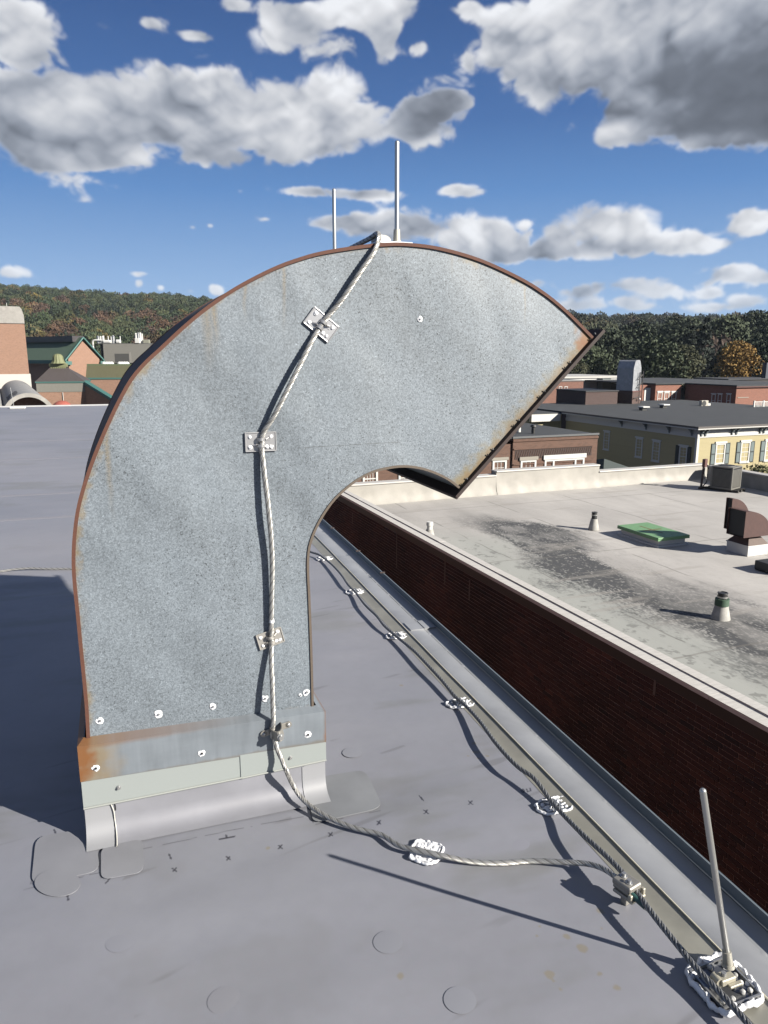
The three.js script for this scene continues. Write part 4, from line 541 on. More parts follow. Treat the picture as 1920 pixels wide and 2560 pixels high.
  put('mortar_bed', box(.008, .10, up(-8.2), CO - .21, FARW - .3, NZ), mat([.27, .20, .175], .95), nb);
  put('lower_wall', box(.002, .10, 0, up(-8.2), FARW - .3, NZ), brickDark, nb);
  for (const [px, py0, py1] of [[881, 1283, 1310], [992, 1322, 1420], [1113, 1392, 1460], [1174, 1450, 1500], [1638, 1700, 1740]]) { const a = NB.onX(px, py0, -.006), b = NB.onX(px, py1, -.006); put('lime_streak', box(-.0075, -.0055, b.y, a.y, a.z - .022, a.z + .022), mat([.13, .10, .085], .9), nb); }
  // far parapet in two heights, clad in white membrane, and the parapet on the right
  const wm = mat([.45, .43, .39], .7, { map: rep(T_coarse, 3.4) }), capM = mat([.52, .50, .47], .5);
  const stepX = NB.onZ(1241, 1177, FARW).x, stepX2 = NB.onZ(1499, 1163, FARW).x, hA = NB.onZ(1060, 1202, FARW).y, hB = NB.onZ(1400, 1170, FARW).y, hC = NB.onZ(1640, 1170.5, FARW).y, base = up(RY) - .1;
  const wall = (x0, x1, h) => { const nx = Math.ceil((x1 - x0) / .12), ny = 10, g = new THREE.PlaneGeometry(x1 - x0, h - base, nx, ny).translate((x0 + x1) / 2, (h + base) / 2, FARW), p = g.attributes.position; for (let i = 0; i < p.count; i++) { const x = p.getX(i), y = p.getY(i), t = (y - base) / (h - base); p.setZ(i, FARW + (fbm(x * 1.6, y * 1.3 + x, 3) - .5) * .09 * (1 - t) * (t > 0 ? 1 : 0) + Math.pow(1 - t, 4) * .22); } g.computeVertexNormals(); put('parapet_membrane', g, wm, nb); put('parapet_core', box(x0, x1, base, h - .01, FARW - .32, FARW - .04), wm, nb); put('parapet_cap', rbox(x1 - x0 + .02, .06, .42, .02).translate((x0 + x1) / 2, h + .01, FARW - .17), capM, nb); };
  wall(-.1, stepX, hA); wall(stepX + .001, stepX2, hB); wall(stepX2 + .001, RIGHTW + .25, hC);
  put('parapet_membrane', box(RIGHTW, RIGHTW + .28, base, hC - .02, FARW + .26, NZ), wm, nb); put('parapet_cap', rbox(.40, .06, NZ - FARW - .3, .02).translate(RIGHTW + .14, hC + .012, (NZ + FARW) / 2 + .2), capM, nb);
}
// ------------------------------------------------------------------ things on the neighbour's roof
const onNB = (px, py) => { const p = atY(px, py, RY - .015); return p; };
{
  const ventCone = (label, px, py, H, r, dark, collar) => { const p = onNB(px, py), g = thing('vent_pipe', label, 'vent pipe', p, .3, 'roof vent pipes'); put('boot', [cyl(r * 2.1, r * 1.25, H * .62, 20)], mat([.47, .46, .43], .7, { map: rep(T_coarse, .5) }), g); put('pipe', [cyl(r, r, H - .01, 20), new THREE.TorusGeometry(r, r * .14, 8, 20).rotateX(Math.PI / 2).translate(0, H - .01, 0)], dark ? mat([.03, .031, .033], .5) : M.white, g); if (dark) put('clamp_band', [new THREE.CylinderGeometry(r * 1.12, r * 1.12, .03, 20, 1, true).translate(0, H * .84, 0)], M.alu, g); if (collar) put('collar', cyl(r * 1.55, r * 1.5, .13, 20).translate(0, H * .52, 0), mat([.06, .12, .075], .7, { map: rep(T_coarse, .4) }), g); return g; };
  ventCone('black-topped vent pipe in a white cone by the green hatch', 1484, 1324, .52, .075, true); ventCone('tall black vent pipe with green collar and white boot on mildewed roof', 1801, 1546, .52, .085, true, true);
  const w = ventCone('short white vent pipe just behind the pale coping', 1074, 1347, .44, .075, false); put('cap', cyl(.095, .09, .10, 18).translate(0, .38, 0), M.white, w);
  // hatch
  const H = new Frame(onNB(1640, 1356), YAW), g = thing('roof_hatch', 'flat green roof hatch on a white curb', 'hatch', H.o, H.yaw); const a = H.onY(1563, 1322, .22), b = H.onY(1640, 1342, .30), c = H.onY(1726, 1334, .30), d = H.onY(1640, 1303, .30);
  const x0 = H.onY(1563, 1315, .3).x, x1 = c.x, z1 = b.z, z0 = Math.min(d.z, z1 - 1.6);
  put('curb', [box(x0 + .06, x1 - .06, -.03, .20, z0 + .06, z1 - .06), box(x0, x1, -.02, .04, z0, z1)], M.white, g); put('lid', [rbox(x1 - x0 + .04, .05, z1 - z0 + .04, .012).translate((x0 + x1) / 2, .235, (z0 + z1) / 2), box(x0 - .018, x1 + .018, .17, .212, z0 - .018, z1 + .018)], mat([.21, .40, .20], .55, { map: rep(T_streak, 1.7, 1.2) }), g); put('rust_stain', [box((x0 + x1) / 2 - .35, (x0 + x1) / 2 + .3, .2602, .2612, (z0 + z1) / 2 - .05, (z0 + z1) / 2 + .03), box((x0 + x1) / 2 - .04, (x0 + x1) / 2 + .02, .2602, .2615, (z0 + z1) / 2 - .5, (z0 + z1) / 2 + .4)], mat([.15, .12, .05], .8), g);
  // rusty gooseneck ventilator: two hoods on one flared base
  const vp = onNB(1868, 1391), F2 = new Frame(vp, YAW), v = thing('rooftop_ventilator', 'dark rusty double-hooded ventilator on a white curb', 'ventilator', F2.world(.345, 0, 0), F2.yaw), rm = mat([.085, .036, .030], .75, { map: rep(T_coarse, .7) });
  put('curb', [rbox(.90, .36, .90, .02).translate(.0, .16, -.45), box(-.47, .47, .31, .345, -.92, .02)], M.white, v);
  { const s = [[-.45, .345, 0], [.45, .345, 0], [.45, .345, -.9], [-.45, .345, -.9]].map((p) => V(...p)), t = [[-.24, .60, -.2], [.24, .60, -.2], [.24, .60, -.7], [-.24, .60, -.7]].map((p) => V(...p)); put('flared_base', [0, 1, 2, 3].map((i) => quad(s[i], s[(i + 1) % 4], t[(i + 1) % 4], t[i])), mat([.12, .075, .06], .7, { map: rep(T_coarse, .5) }), v); put('neck', box(-.25, .25, .59, .70, -.71, -.19), M.steel, v); }
  const hood = (z0h, z1h, y0, R_, x0h, x1h) => { const prof = [[x0h, y0], [x1h, y0]]; for (let k = 0; k <= 12; k++) { const t = k / 12 * Math.PI / 2; prof.push([x1h - (x1h - x0h) * .97 * (1 - Math.cos(t)), y0 + R_ * (.12 + .88 * Math.sin(t))]); } prof.push([x0h, y0 + R_]); const o = put('hood', [poly(prof, .01).translate(0, 0, z0h), poly(prof, .01).translate(0, 0, z1h - .01), strip(prof.slice(1, -1).map(([x, y]) => V(x, y, z0h)), prof.slice(1, -1).map(([x, y]) => V(x, y, z1h))), quad(V(x0h, y0, z0h), V(x1h, y0, z0h), V(x1h, y0, z1h), V(x0h, y0, z1h))], rm, v); put('throat_shade', box(x0h + .06, x0h + .07, y0 + .02, y0 + R_ - .02, z0h + .012, z1h - .012), M.dark, o); };  // black plate in the mouth: the hood's inner shade as colour
  hood(-.72, .0, .64, .88, -.70, .46); hood(-1.02, -.76, .74, 1.06, -.52, .36); v.scale.setScalar(.76);
  // condenser on sleepers with a whip conduit stand
  const kp = onNB(1812, 1225), F3 = new Frame(kp, YAW + 20), k = thing('condenser_unit', 'grey louvred air conditioner condenser on sleepers by the parapet corner', 'air conditioner', kp, F3.yaw), cm = mat([.155, .15, .135], .6), W2 = .40, HH = .92;
  put('base_pan', box(-W2, W2, .09, .15, -W2, W2), cm, k); put('core', box(-W2 + .03, W2 - .03, .15, HH - .05, -W2 + .03, W2 - .03), M.dark, k); put('top', [rbox(W2 * 2, .05, W2 * 2, .02).translate(0, HH - .025, 0), new THREE.TorusGeometry(.27, .015, 8, 30).rotateX(Math.PI / 2).translate(0, HH + .004, 0)], cm, k); put('fan_grille', cyl(.26, .26, .012, 30).translate(0, HH, 0), M.dark, k);
  for (const [sx, sz] of [[-1, -1], [1, -1], [1, 1], [-1, 1]]) put('corner_post', rbox(.06, HH - .18, .06, .01).translate(sx * (W2 - .03), .5, sz * (W2 - .03)), cm, k);
  for (let i = 0; i < 16; i++) { const y = .18 + i * .041; put('louver', [box(-W2 + .05, W2 - .05, y, y + .020, W2 - .025, W2 - .004), box(-W2 + .05, W2 - .05, y, y + .020, -W2 + .004, -W2 + .025), box(W2 - .025, W2 - .004, y, y + .020, -W2 + .05, W2 - .05), box(-W2 + .004, -W2 + .025, y, y + .020, -W2 + .05, W2 - .05)], cm, k); }
  [-.26, 0, .26].forEach((x) => put('sleeper', box(x - .045, x + .045, 0, .09, -.62, .62), mat([.05, .048, .045], .9), k));
  const sp = onNB(1752, 1222), st = thing('conduit_stand', 'leaning dark post with rusty switch box and cables beside the condenser', 'switch stand', sp, F3.yaw);
  put('post', [bar(V(0, 0, 0), V(.10, 1.02, 0), .045, 8), box(-.10, .2, 0, .07, -.06, .06)], mat([.05, .035, .033], .8), st); put('switch_box', rbox(.20, .30, .12, .015).translate(.10, .98, .02), mat([.11, .05, .042], .8), st); put('insulated_pipe', tube([V(.15, .9, 0), V(.34, .86, .02), V(.42, .72, .02)], .028, 24, 8), M.dark, st);
  put('loose_cable', tube([V(.08, .8, .05), V(-.04, .6, .1), V(.12, .45, .08), V(.35, .40, .05), V(.46, .52, 0)], .014, 40, 6), M.dark, st); put('loose_cable', tube([V(.05, .1, .05), V(.2, .25, .1), V(.33, .28, .05), V(.44, .22, 0)], .022, 40, 6), M.dark, st);
  // low dark duct entering from the right
  const q = onNB(1925, 1428), e = thing('low_duct', 'low black duct box beside the ventilator curb', 'duct', q, NB.yaw); put('casing', rbox(.9, .20, .5, .02).translate(.22, .13, 0), mat([.03, .032, .035], .6), e); put('foot', [box(-.2, -.12, 0, .04, -.25, .25)], M.dark, e); put('foot', [box(.5, .58, 0, .04, -.25, .25)], M.dark, e);
}

// ------------------------------------------------------------------ windows for the far buildings
const frameW = mat([.60, .60, .58], .6), shutterDark = mat([.02, .03, .032], .6), shutterPale = mat([.13, .17, .17], .6), stone = mat([.30, .28, .24], .85);
// a sash window on a wall: at (x, y) its lower left corner in the wall's axes, facing 'z' (front) or 'x' (the left side)
function sash(parent, face, at, x0, x1, y0, y1, o = {}) {
  const w = x1 - x0, h = y1 - y0, f = o.frame ?? Math.min(.12, w * .13), gs = [box(0, w, 0, f, -.04, .05), box(0, w, h - f, h, -.04, .05), box(0, f, f, h - f, -.04, .05), box(w - f, w, f, h - f, -.04, .05)]; if (!o.fixed) gs.push(box(f, w - f, h * .5 - .03, h * .5 + .03, -.03, .03));
  const m = put('window', gs, o.mat ?? frameW, parent); if (face === 'z') m.position.set(x0, y0, at); else { m.rotation.y = -Math.PI / 2; m.position.set(at, y0, x0); }
  const n = o.cols ?? 2, rows = o.rows ?? 2; const halves = o.fixed ? [[f, h - f]] : [[f, h * .5 - .03], [h * .5 + .03, h - f]];
  halves.forEach(([a, b], i) => { put('pane', box(f, w - f, a, b, -.035, -.02), o.curtain && i ? M.curtain : M.glass, m); const mu = []; for (let k = 1; k < n; k++) { const x = f + (w - 2 * f) * k / n; mu.push(box(x - .013, x + .013, a, b, -.019, .005)); } for (let k = 1; k < rows; k++) { const y = a + (b - a) * k / rows; mu.push(box(f, w - f, y - .013, y + .013, -.018, .004)); } if (mu.length) put('muntin', mu, o.mat ?? frameW, m); });
  put('sill', box(-.05, w + .05, -.07, -.001, -.04, .10), o.mat ?? frameW, m); if (o.head) put('lintel', box(-.1, w + .1, h + .001, h + o.head, -.04, .09), o.headMat ?? frameW, m);
  if (o.shut) for (const s of [0, 1]) { const sw = w * .44, a = s ? w + .02 : -sw - .02; const q = put('shutter', [box(a, a + sw, -.02, h + .02, .005, .05)], o.shut, m); q.userData.label = undefined; delete q.userData.label; put('shutter_rail', [box(a, a + sw, -.02, .05, .05, .062), box(a, a + sw, h * .47, h * .53, .05, .062), box(a, a + sw, h - .05, h + .02, .05, .062), box(a, a + .05, .05, h - .05, .05, .061), box(a + sw - .05, a + sw, .05, h - .05, .05, .061)], shutterDark, m); }
  return m;
}
// ------------------------------------------------------------------ brick shop behind the neighbour's parapet
{
  const F = new Frame(atT(1495, 1086, 46).setY(GROUND), YAW), g = thing('brick_shop', 'brown brick two-storey shop with corbelled band and white windows', 'building', F.o, F.yaw), bm = brickMat([.135, .076, .054]);
  const T = F.onZ(1495, 1086).y, xl = F.onZ(905, 1110).x, step = F.onZ(1283, 1100).x, D = 9;
  put('front_wall', [box(step, 0, 0, T - .03, -D, 0)], bm, g); put('side_wing', box(xl - 3, step - .002, 0, T - .35, -D, -.12), bm, g);
  put('roof', [poly([[xl - 3, 0], [.04, 0], [.04, D], [xl - 3, D]], .06).rotateX(-Math.PI / 2).translate(0, T - .03, .0)], M.roofDark, g); put('roof_edge', [box(step - .05, .06, T - .02, T + .09, -.10, .06)], mat([.10, .105, .11], .6), g); put('back_parapet', [poly([[step + 1.0, T], [.02, T], [.02, T + .1], [step + 1.6, T + 1.0], [step + 1.0, T + 1.1]], .3).translate(0, 0, -D + .2)], mat([.02, .02, .024], .7), g);
  // corbelled band: slanted bricks over a flat sheet coloured dark as recess shade
  const b0 = F.onZ(1285, 1113), b1 = F.onZ(1476, 1104), yb = T - 1.0; put('band_shade_sheet', [box(step + .15, -.42, yb - .28, yb + .28, .001, .012)], mat([.05, .032, .028], .9), g);
  for (let k = 0; k < 34; k++) { const x = mx(step + .22, -.5, k / 33); put('slanted_brick', bar(V(x - .06, yb - .24, .02), V(x + .08, yb + .24, .02), .022, 4), bm, g); }
  put('brick_ledge', [box(step + .05, -.35, yb + .30, yb + .38, .001, .05)], bm, g); put('brick_ledge', [box(step + .05, -.35, yb - .62, yb - .54, .001, .05)], bm, g); put('brick_ledge', [box(step - .01, .03, T - .22, T - .1, .001, .06)], bm, g);
  const win = (p0, p1, ptop, o, dep = 0) => { const a = F.onZ(p0, ptop, dep), b = F.onZ(p1, ptop, dep); return sash(g, 'z', dep + .01, a.x, b.x, a.y - 1.7, a.y, o); };
  win(1301, 1340, 1151, { cols: 3, rows: 2, head: .2, headMat: stone }); win(1231, 1266, 1151, { cols: 3, rows: 2, head: .16, headMat: stone }, -.12); win(906, 944, 1160, { cols: 4, rows: 2 }, -.12); win(996, 1037, 1158, { cols: 3, rows: 2 }, -.12); win(1130, 1168, 1155, { cols: 3 }, -.12);
  { const a = F.onZ(1361, 1149), b = F.onZ(1460, 1149), w = sash(g, 'z', .01, a.x, b.x, a.y - 1.5, a.y, { fixed: true, cols: 1, rows: 1, frame: .12, head: .26 }), W = b.x - a.x; put('mullion', box(W * .2, W * .24, .12, 1.38, -.03, .06), frameW, w); put('mullion', box(W * .75, W * .79, .12, 1.38, -.03, .06), frameW, w); }
  for (const [px, py, white] of [[1287, 1065, 1], [1333, 1078, 0], [1297, 1074, 1]]) { const q = F.onY(px, py + 6, T + .03); put('roof_vent', [cyl(.12, .12, .45, 12).translate(q.x, T + .03, q.z), cyl(.2, .16, .12, 12).translate(q.x, T + .46, q.z)], white ? M.white : M.dark, g); }
}
// ------------------------------------------------------------------ yellow clapboard house
{
  const F = new Frame(atT(1746, 1068, 60).setY(GROUND), YAW), g = thing('yellow_house', 'yellow clapboard house with bracketed white cornice and dark flat roof', 'house', F.o, F.yaw);
  const clap = tex(64, 512, (u, v) => { const t = (v * 24) % 1, k = (t < .14 ? .72 : 1) * (.95 + hsh(Math.floor(v * 24), 3) * .08); return [k, k, k]; }), ym = mat([.42, .36, .195], .7, { map: rep(clap, 2.6, 2.6) }), trim = mat([.58, .57, .54], .6), T = F.onZ(1746, 1068).y, bk = F.onY(1447, 1027, T), D = -bk.z;
  const eave = .55; put('front_wall', box(.01 + eave, 26, 0, T - .9, -1, -eave), ym, g); put('side_wall', box(eave, eave + 1, 0, T - .9, -D, -1.001), ym, g); put('corner_board', [box(eave - .03, eave + .22, 0, T - .9, -eave - .2, -eave + .03)], trim, g);
  put('body', box(eave + .02, 26, T - .9, T - .2, -D, -eave - .02), trim, g); put('roof', box(0, 27, T - .14, T, -D - 12, 0), M.roofDark, g); put('cornice', [box(-.04, 27, T - .22, T - .141, -.08, .06), box(-.06, .10, T - .22, T - .141, -D, -.081)], trim, g); put('roof_edge', [box(-.02, 27, T - .141, T + .03, -.02, .045), box(-.045, -.021, T - .141, T + .03, -D, -.021)], mat([.09, .08, .075], .7), g);
  put('frieze', [box(eave - .05, 27, T - .95, T - .66, -eave - .02, -eave + .06), box(eave - .06, eave + .02, T - .95, T - .66, -D, -eave - .021)], trim, g);
  put('soffit_board', [box(eave, 27, T - .66, T - .225, -eave - .03, -eave + .012), box(eave - .012, eave + .03, T - .66, T - .225, -D, -eave - .031)], trim, g);
  const brM = mat([.16, .19, .20], .6), br = poly([[0, 0], [.42, 0], [.42, -.10], [.28, -.16], [.20, -.32], [.10, -.40], [.10, -.56], [0, -.62]], .12);
  const bracket = (x, z, turn) => { const o = put('bracket', br.clone().rotateY(turn), brM, g); o.position.set(x, T - .225, z); };
  for (const px of [1752, 1762, 1828, 1839, 1898, 1907]) { const x = F.onZ(px, 1085, -eave).x; bracket(x + .05, -eave + .06, -Math.PI / 2); }
  for (const px of [1556, 1617, 1676, 1733]) { const z = F.onX(px, 1085, eave).z; bracket(eave - .05, z, Math.PI); }
  for (const [a, b, t] of [[1790, 1814, 1109], [1853, 1876, 1105], [1914, 1938, 1102]]) { const p = F.onZ(a, t, -eave), q = F.onZ(b, t, -eave); sash(g, 'z', -eave, p.x, q.x, p.y - 1.75, p.y, { cols: 2, rows: 2, head: .16, curtain: true, shut: shutterPale }); }
  for (const [a, b, t, h, sh] of [[1511, 1525, 1078, 1.75, 0], [1591, 1608, 1094, 1.75, 0], [1633, 1652, 1101, 1.8, 0], [1700, 1720, 1114, 1.75, 1]]) { const p = F.onX(a, t, eave), q = F.onX(b, t + (b - a) * .17, eave); sash(g, 'x', eave, p.z, q.z, p.y - h, p.y, { cols: 2, rows: 3, curtain: sh, head: .12, ...(sh ? { shut: shutterDark } : {}) }); }
  { // stepped wing with its own white cornice at the far left end
    const p = F.onY(1392, 1034, T - .1); put('wing_cornice', [box(-3.6, -.1, T - 1.0, T - .25, -D - .6, -D - .1)], trim, g); put('wing', box(-9, .4, 0, T - .3, -D - 8, -D - .61), ym, g); put('wing_roof', box(-9.2, .3, T - .29, T - .16, -D - 9, -D - .2), M.roofDark, g); }
  for (const [px, py] of [[1658, 1020], [1607, 1026]]) { const q = F.onY(px, py, T); const v = put('roof_vent', [box(q.x - .28, q.x + .28, T, T + .28, q.z - .28, q.z + .28)], M.dark, g); put('vent_cap', [rbox(.9, .14, .9, .05).translate(q.x + .1, T + .36, q.z)], M.white, v); }
  const aw = new Frame(atT(1560, 1168, 52).setY(GROUND), YAW), a = thing('green_canopy', 'green pitched canopy roof, darkened for shade, between brick shop and yellow house', 'canopy', aw.o, aw.yaw), l = aw.onZ(1497, 1180), m = aw.onZ(1522, 1149), r = aw.onZ(1600, 1172);
  put('canopy_roof', [quad(V(l.x - .4, l.y - .5, 1), V(m.x, m.y, -.5), V(r.x + 1.5, r.y - .6, -.5), V(r.x + 1.0, r.y - 1.2, 1)), quad(V(l.x - .4, l.y - .5, 1), V(m.x, m.y, -.5), V(m.x - .6, m.y - .3, -2), V(l.x - 1.4, l.y - 1, -2))], mat([.010, .022, .020], .6), a); for (const x of [l.x, r.x]) put('post', box(x - .06, x + .06, 0, l.y - .3, .4, .52), M.dark, a);  // canopy green darkened to carry the shade it stands in
  // shrub reaching up in front of the house
  const sb = atT(1898, 1168, 50), s = thing('shrub', 'thin yellow-green shrub in front of the yellow house', 'shrub', V(sb.x, GROUND, sb.z)); put('stems', [0, 1, 2, 3, 4, 5].map((k) => bar(V(0, 0, 0), V(-.9 + k * .36, sb.y - GROUND + .5 + (k % 3) * .35, .1 * k), .03, 5, .008)), M.brown, s); const cr = new THREE.Mesh(leafCrown(31, 420, 9, .09, .7), mat([.085, .095, .03], .8)); cr.name = 'foliage'; cr.scale.set(1.15, 1.0, 1); cr.position.y = sb.y - GROUND - .75; cr.castShadow = true; s.add(cr);
}
// ------------------------------------------------------------------ brick terrace, silver stack and roofs beyond
{
  const F = new Frame(atT(1842, 966, 96).setY(GROUND), YAW), g = thing('brick_terrace', 'red brick terrace with white sash windows under a dark flat roof', 'building', F.o, F.yaw), bm = brickMat([.26, .115, .08]), T = F.onZ(1842, 966).y;
  put('wall', box(0, 14, 0, T - .02, -9, 0), bm, g); const zA = -9.0, a0 = F.onZ(1638, 985, zA), a1 = F.onZ(1702, 985, zA);
  put('wall', box(a0.x, a1.x, 0, T - .03, zA - 8, zA), bm, g); put('wall', [box(a1.x + .001, 0, 0, T - .06, zA - 6, zA - 3.5)], bm, g); put('roof', [box(a0.x - .2, 15, T, T + .16, zA - 22, zA + .2), box(-.25, 15, T, T + .16, zA + .201, .25)], M.roofDark, g);
  put('roof_edge', [box(-.3, 15.2, T - .16, T - .002, .05, .27)], mat([.10, .04, .035], .8), g); put('stone_course', [box(.3, 2.2, T - 1.5, T - 1.4, 0.002, .05)], stone, g);
  for (const p of [1644, 1661, 1679]) { const a = F.onZ(p, 981, zA), b = F.onZ(p + 12, 981, zA); sash(g, 'z', zA, a.x, b.x, a.y - 1.75, a.y, { cols: 2, rows: 1, head: .2, curtain: true }); }
  { const a = F.onX(1790, 984, 0); for (const [p, q] of [[1780, 1790], [1796, 1806], [1818, 1828]]) { const u = F.onX(p, 985, 0), v = F.onX(q, 985, 0); sash(g, 'x', -.01, Math.min(u.z, v.z), Math.max(u.z, v.z), u.y - 1.7, u.y, { cols: 1, rows: 1, head: .12 }); } }
  { const x0 = F.onZ(1708, 985, zA - 2).x, x1 = F.onZ(1764, 985, zA - 2).x; const b = put('shade_grey_bay', [box(x0, x1, 0, T - 1.0, zA - 3.5, zA - 2), box(x0 - .15, x1 + .15, T - .98, T - .6, zA - 3.5, zA - 1.85)], mat([.34, .36, .40], .7), g); for (const k of [.08, .38, .70]) { const w = (x1 - x0) * .2, x = x0 + (x1 - x0) * k; put('bay_window', [box(x, x + w, T - 3.2, T - 1.45, zA - 1.999, zA - 1.97)], M.glass, b); put('bay_frame', [box(x - .06, x + w + .06, T - 3.27, T - 3.201, zA - 1.998, zA - 1.95), box(x - .06, x + w + .06, T - 1.449, T - 1.38, zA - 1.998, zA - 1.95), box(x, x + w, T - 2.36, T - 2.29, zA - 1.968, zA - 1.94)], frameW, b); } }  // the white bay's shade is put into its blue-grey colour
  const sd = F.onZ(1612, 985, zA - 1.2); put('side_wall', box(sd.x - 1.1, a0.x - .002, 0, T - .1, zA - 6, zA - 1.0), bm, g); const pn = put('white_panel', box(sd.x - .3, sd.x + .75, T - 4.6, T - .5, zA - .999, zA - .93), M.white, g);
  // deck with railing
  const dk = new Frame(atT(1885, 1030, 84).setY(GROUND), YAW), d = thing('white_deck', 'small raised deck with white balustrade beside the brick terrace', 'deck', dk.o, dk.yaw), y0 = dk.onZ(1885, 1024).y, y1 = dk.onZ(1885, 1004).y; put('platform', box(-.3, 5, y0 - .35, y0, -2.5, .1), mat([.10, .10, .105], .8), d); put('rail', [box(-.2, 5, y1 - .08, y1, -.03, .06)], frameW, d); put('bottom_rail', box(-.2, 5, y0 + .08, y0 + .14, -.02, .04), frameW, d);
  for (let k = 0; k < 26; k++) put('baluster', box(.15 + k * .19, .22 + k * .19, y0 + .14, y1 - .081, -.01, .03), frameW, d); for (const x of [-.2, 1.2, 3]) put('post', box(x, x + .16, y0, y1 + .1, -.06, .09), frameW, d); for (const x of [.1, 3]) put('leg', box(x, x + .2, 0, y0 - .351, -.3, -.1), M.dark, d);
  // wall-mounted heat pump, antenna
  const hp = new Frame(atT(1758, 1024, 86), YAW), h = thing('heat_pump', 'cream wall air conditioner with round fan on the dark roof', 'air conditioner', hp.o.clone(), hp.yaw); put('case', rbox(1.0, 1.05, .42, .04).translate(0, .53, 0), mat([.46, .43, .37], .6), h); put('fan_grille', cyl(.32, .32, .02, 24).rotateX(Math.PI / 2).translate(-.15, .72, .205), M.dark, h); put('side_box', rbox(.42, .55, .3, .03).translate(.75, .42, -.05), M.white, h); put('foot', box(-.5, .5, -.6, .0, -.2, .2), M.dark, h);
}
{
  // silver metal stack house on a dark brick shaft
  const F = new Frame(atT(1566, 976, 90).setY(GROUND), YAW + 20), g = thing('silver_stack', 'silver sheet-metal stack with rounded top and pipes on a dark brick shaft', 'stack', F.o, F.yaw), sm = mat([.42, .44, .47], .5, { metalness: .3, map: rep(T_coarse, 2) }), y0 = F.onZ(1566, 976).y, y1 = F.onZ(1570, 900).y, w = 1.7;
  const pr = [[-.85, 0], [.85, 0], [.85, y1 - y0 - .95], [.55, y1 - y0 - .15], [.35, y1 - y0], [-.35, y1 - y0], [-.55, y1 - y0 - .15], [-.85, y1 - y0 - .95]]; put('casing', poly(pr, 2.2).translate(.35, y0, -1.1), sm, g); put('casing_seam', [box(-.52, 1.22, y1 - 1.2, y1 - 1.15, 1.101, 1.12), box(-.52, 1.22, y0 + .9, y0 + .95, 1.101, 1.12)], M.steel, g);
  put('shaft', box(-.6, 1.3, 0, y0 - .002, -1.2, 1.2), brickMat([.095, .06, .052]), g); put('shaft_cap', box(-.7, 1.4, y0 - .14, y0 - .003, 1.201, 1.26), mat([.12, .05, .045], .8), g);
  for (const [a, b] of [[V(1.0, y0 - 2.6, 1.5), V(1.0, y1 - 1.3, 1.5)], [V(.2, y0 + .3, 1.35), V(1.0, y0 + 1.0, 1.45)], [V(.2, y0 + 1.3, 1.35), V(.95, y0 + 1.9, 1.45)], [V(.6, y0, 1.35), V(.6, y0 + 2.2, 1.35)], [V(-.5, y0 - .9, 1.35), V(1.0, y0 - .7, 1.35)]]) put('pipe', bar(a, b, .055, 8), mat([.035, .03, .03], .6), g); put('lamp', blob(.14, 3, 1, .1).translate(.55, y0 - 1.0, 1.5), M.white, g);
  // dark building and the white hall left of it
  const D = new Frame(atT(1500, 979, 88).setY(GROUND), YAW), d = thing('dark_brick_block', 'dark brown brick block beside the silver stack', 'building', D.o, D.yaw), yt = D.onZ(1500, 979).y; put('wall', box(-2, 2.6, 0, yt, -6, 0), brickMat([.085, .055, .050]), d); put('roof_edge', box(-2.1, 2.7, yt, yt + .12, -6, .1), M.dark, d);  // block in darker brown brick than the terrace
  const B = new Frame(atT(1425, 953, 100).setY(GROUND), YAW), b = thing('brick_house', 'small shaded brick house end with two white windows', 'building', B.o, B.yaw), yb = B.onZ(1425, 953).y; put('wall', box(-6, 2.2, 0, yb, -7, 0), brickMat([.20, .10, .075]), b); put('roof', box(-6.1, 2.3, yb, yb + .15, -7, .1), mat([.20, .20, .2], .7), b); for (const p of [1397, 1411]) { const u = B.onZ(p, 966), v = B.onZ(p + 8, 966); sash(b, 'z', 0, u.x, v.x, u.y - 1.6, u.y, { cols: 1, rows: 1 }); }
  const W = new Frame(atT(1475, 945, 118).setY(GROUND), YAW), h = thing('white_hall', 'long white metal hall with pale roof behind the silver stack', 'building', W.o, W.yaw), yh = W.onZ(1475, 945).y; put('wall', box(-5, 8, 0, yh, -14, 0), mat([.62, .62, .60], .6), h); put('roof', box(-5.2, 8.2, yh, yh + .25, -14.2, .2), mat([.48, .47, .44], .6), h); put('roof_unit', box(1.4, 3.0, yh - 2.4, yh - .1, .01, 1.4), mat([.16, .18, .17], .7), h); put('roof_unit', box(3.2, 4.6, yh - 2.2, yh - .9, .01, 1.2), mat([.07, .07, .075], .7), h);
  const S = new Frame(atT(1635, 950, 140).setY(GROUND), YAW), s = thing('low_white_roof', 'thin white flat roof beyond the brick terrace', 'building', S.o, S.yaw), ys = S.onZ(1635, 948).y; put('wall', box(-3.5, 2.5, 0, ys - .2, -6, 0), mat([.2, .19, .18], .8), s); put('roof', box(-3.7, 2.7, ys - .2, ys, -6.2, .2), M.white, s);
  const K = new Frame(atT(1905, 946, 135).setY(GROUND), YAW), k = thing('dark_flat_block', 'dark flat-roofed block under the autumn tree', 'building', K.o, K.yaw), yk = K.onZ(1905, 946).y; put('wall', box(-8, 6, 0, yk - .2, -8, 0), mat([.05, .045, .045], .9), k); put('roof', box(-8.2, 6.2, yk - .2, yk, -8.2, .2), mat([.04, .042, .05], .8), k); put('chimney', box(1.5, 2.6, yk, yk + 2.8, -1.5, -.6), mat([.05, .06, .08], .8), k);
}
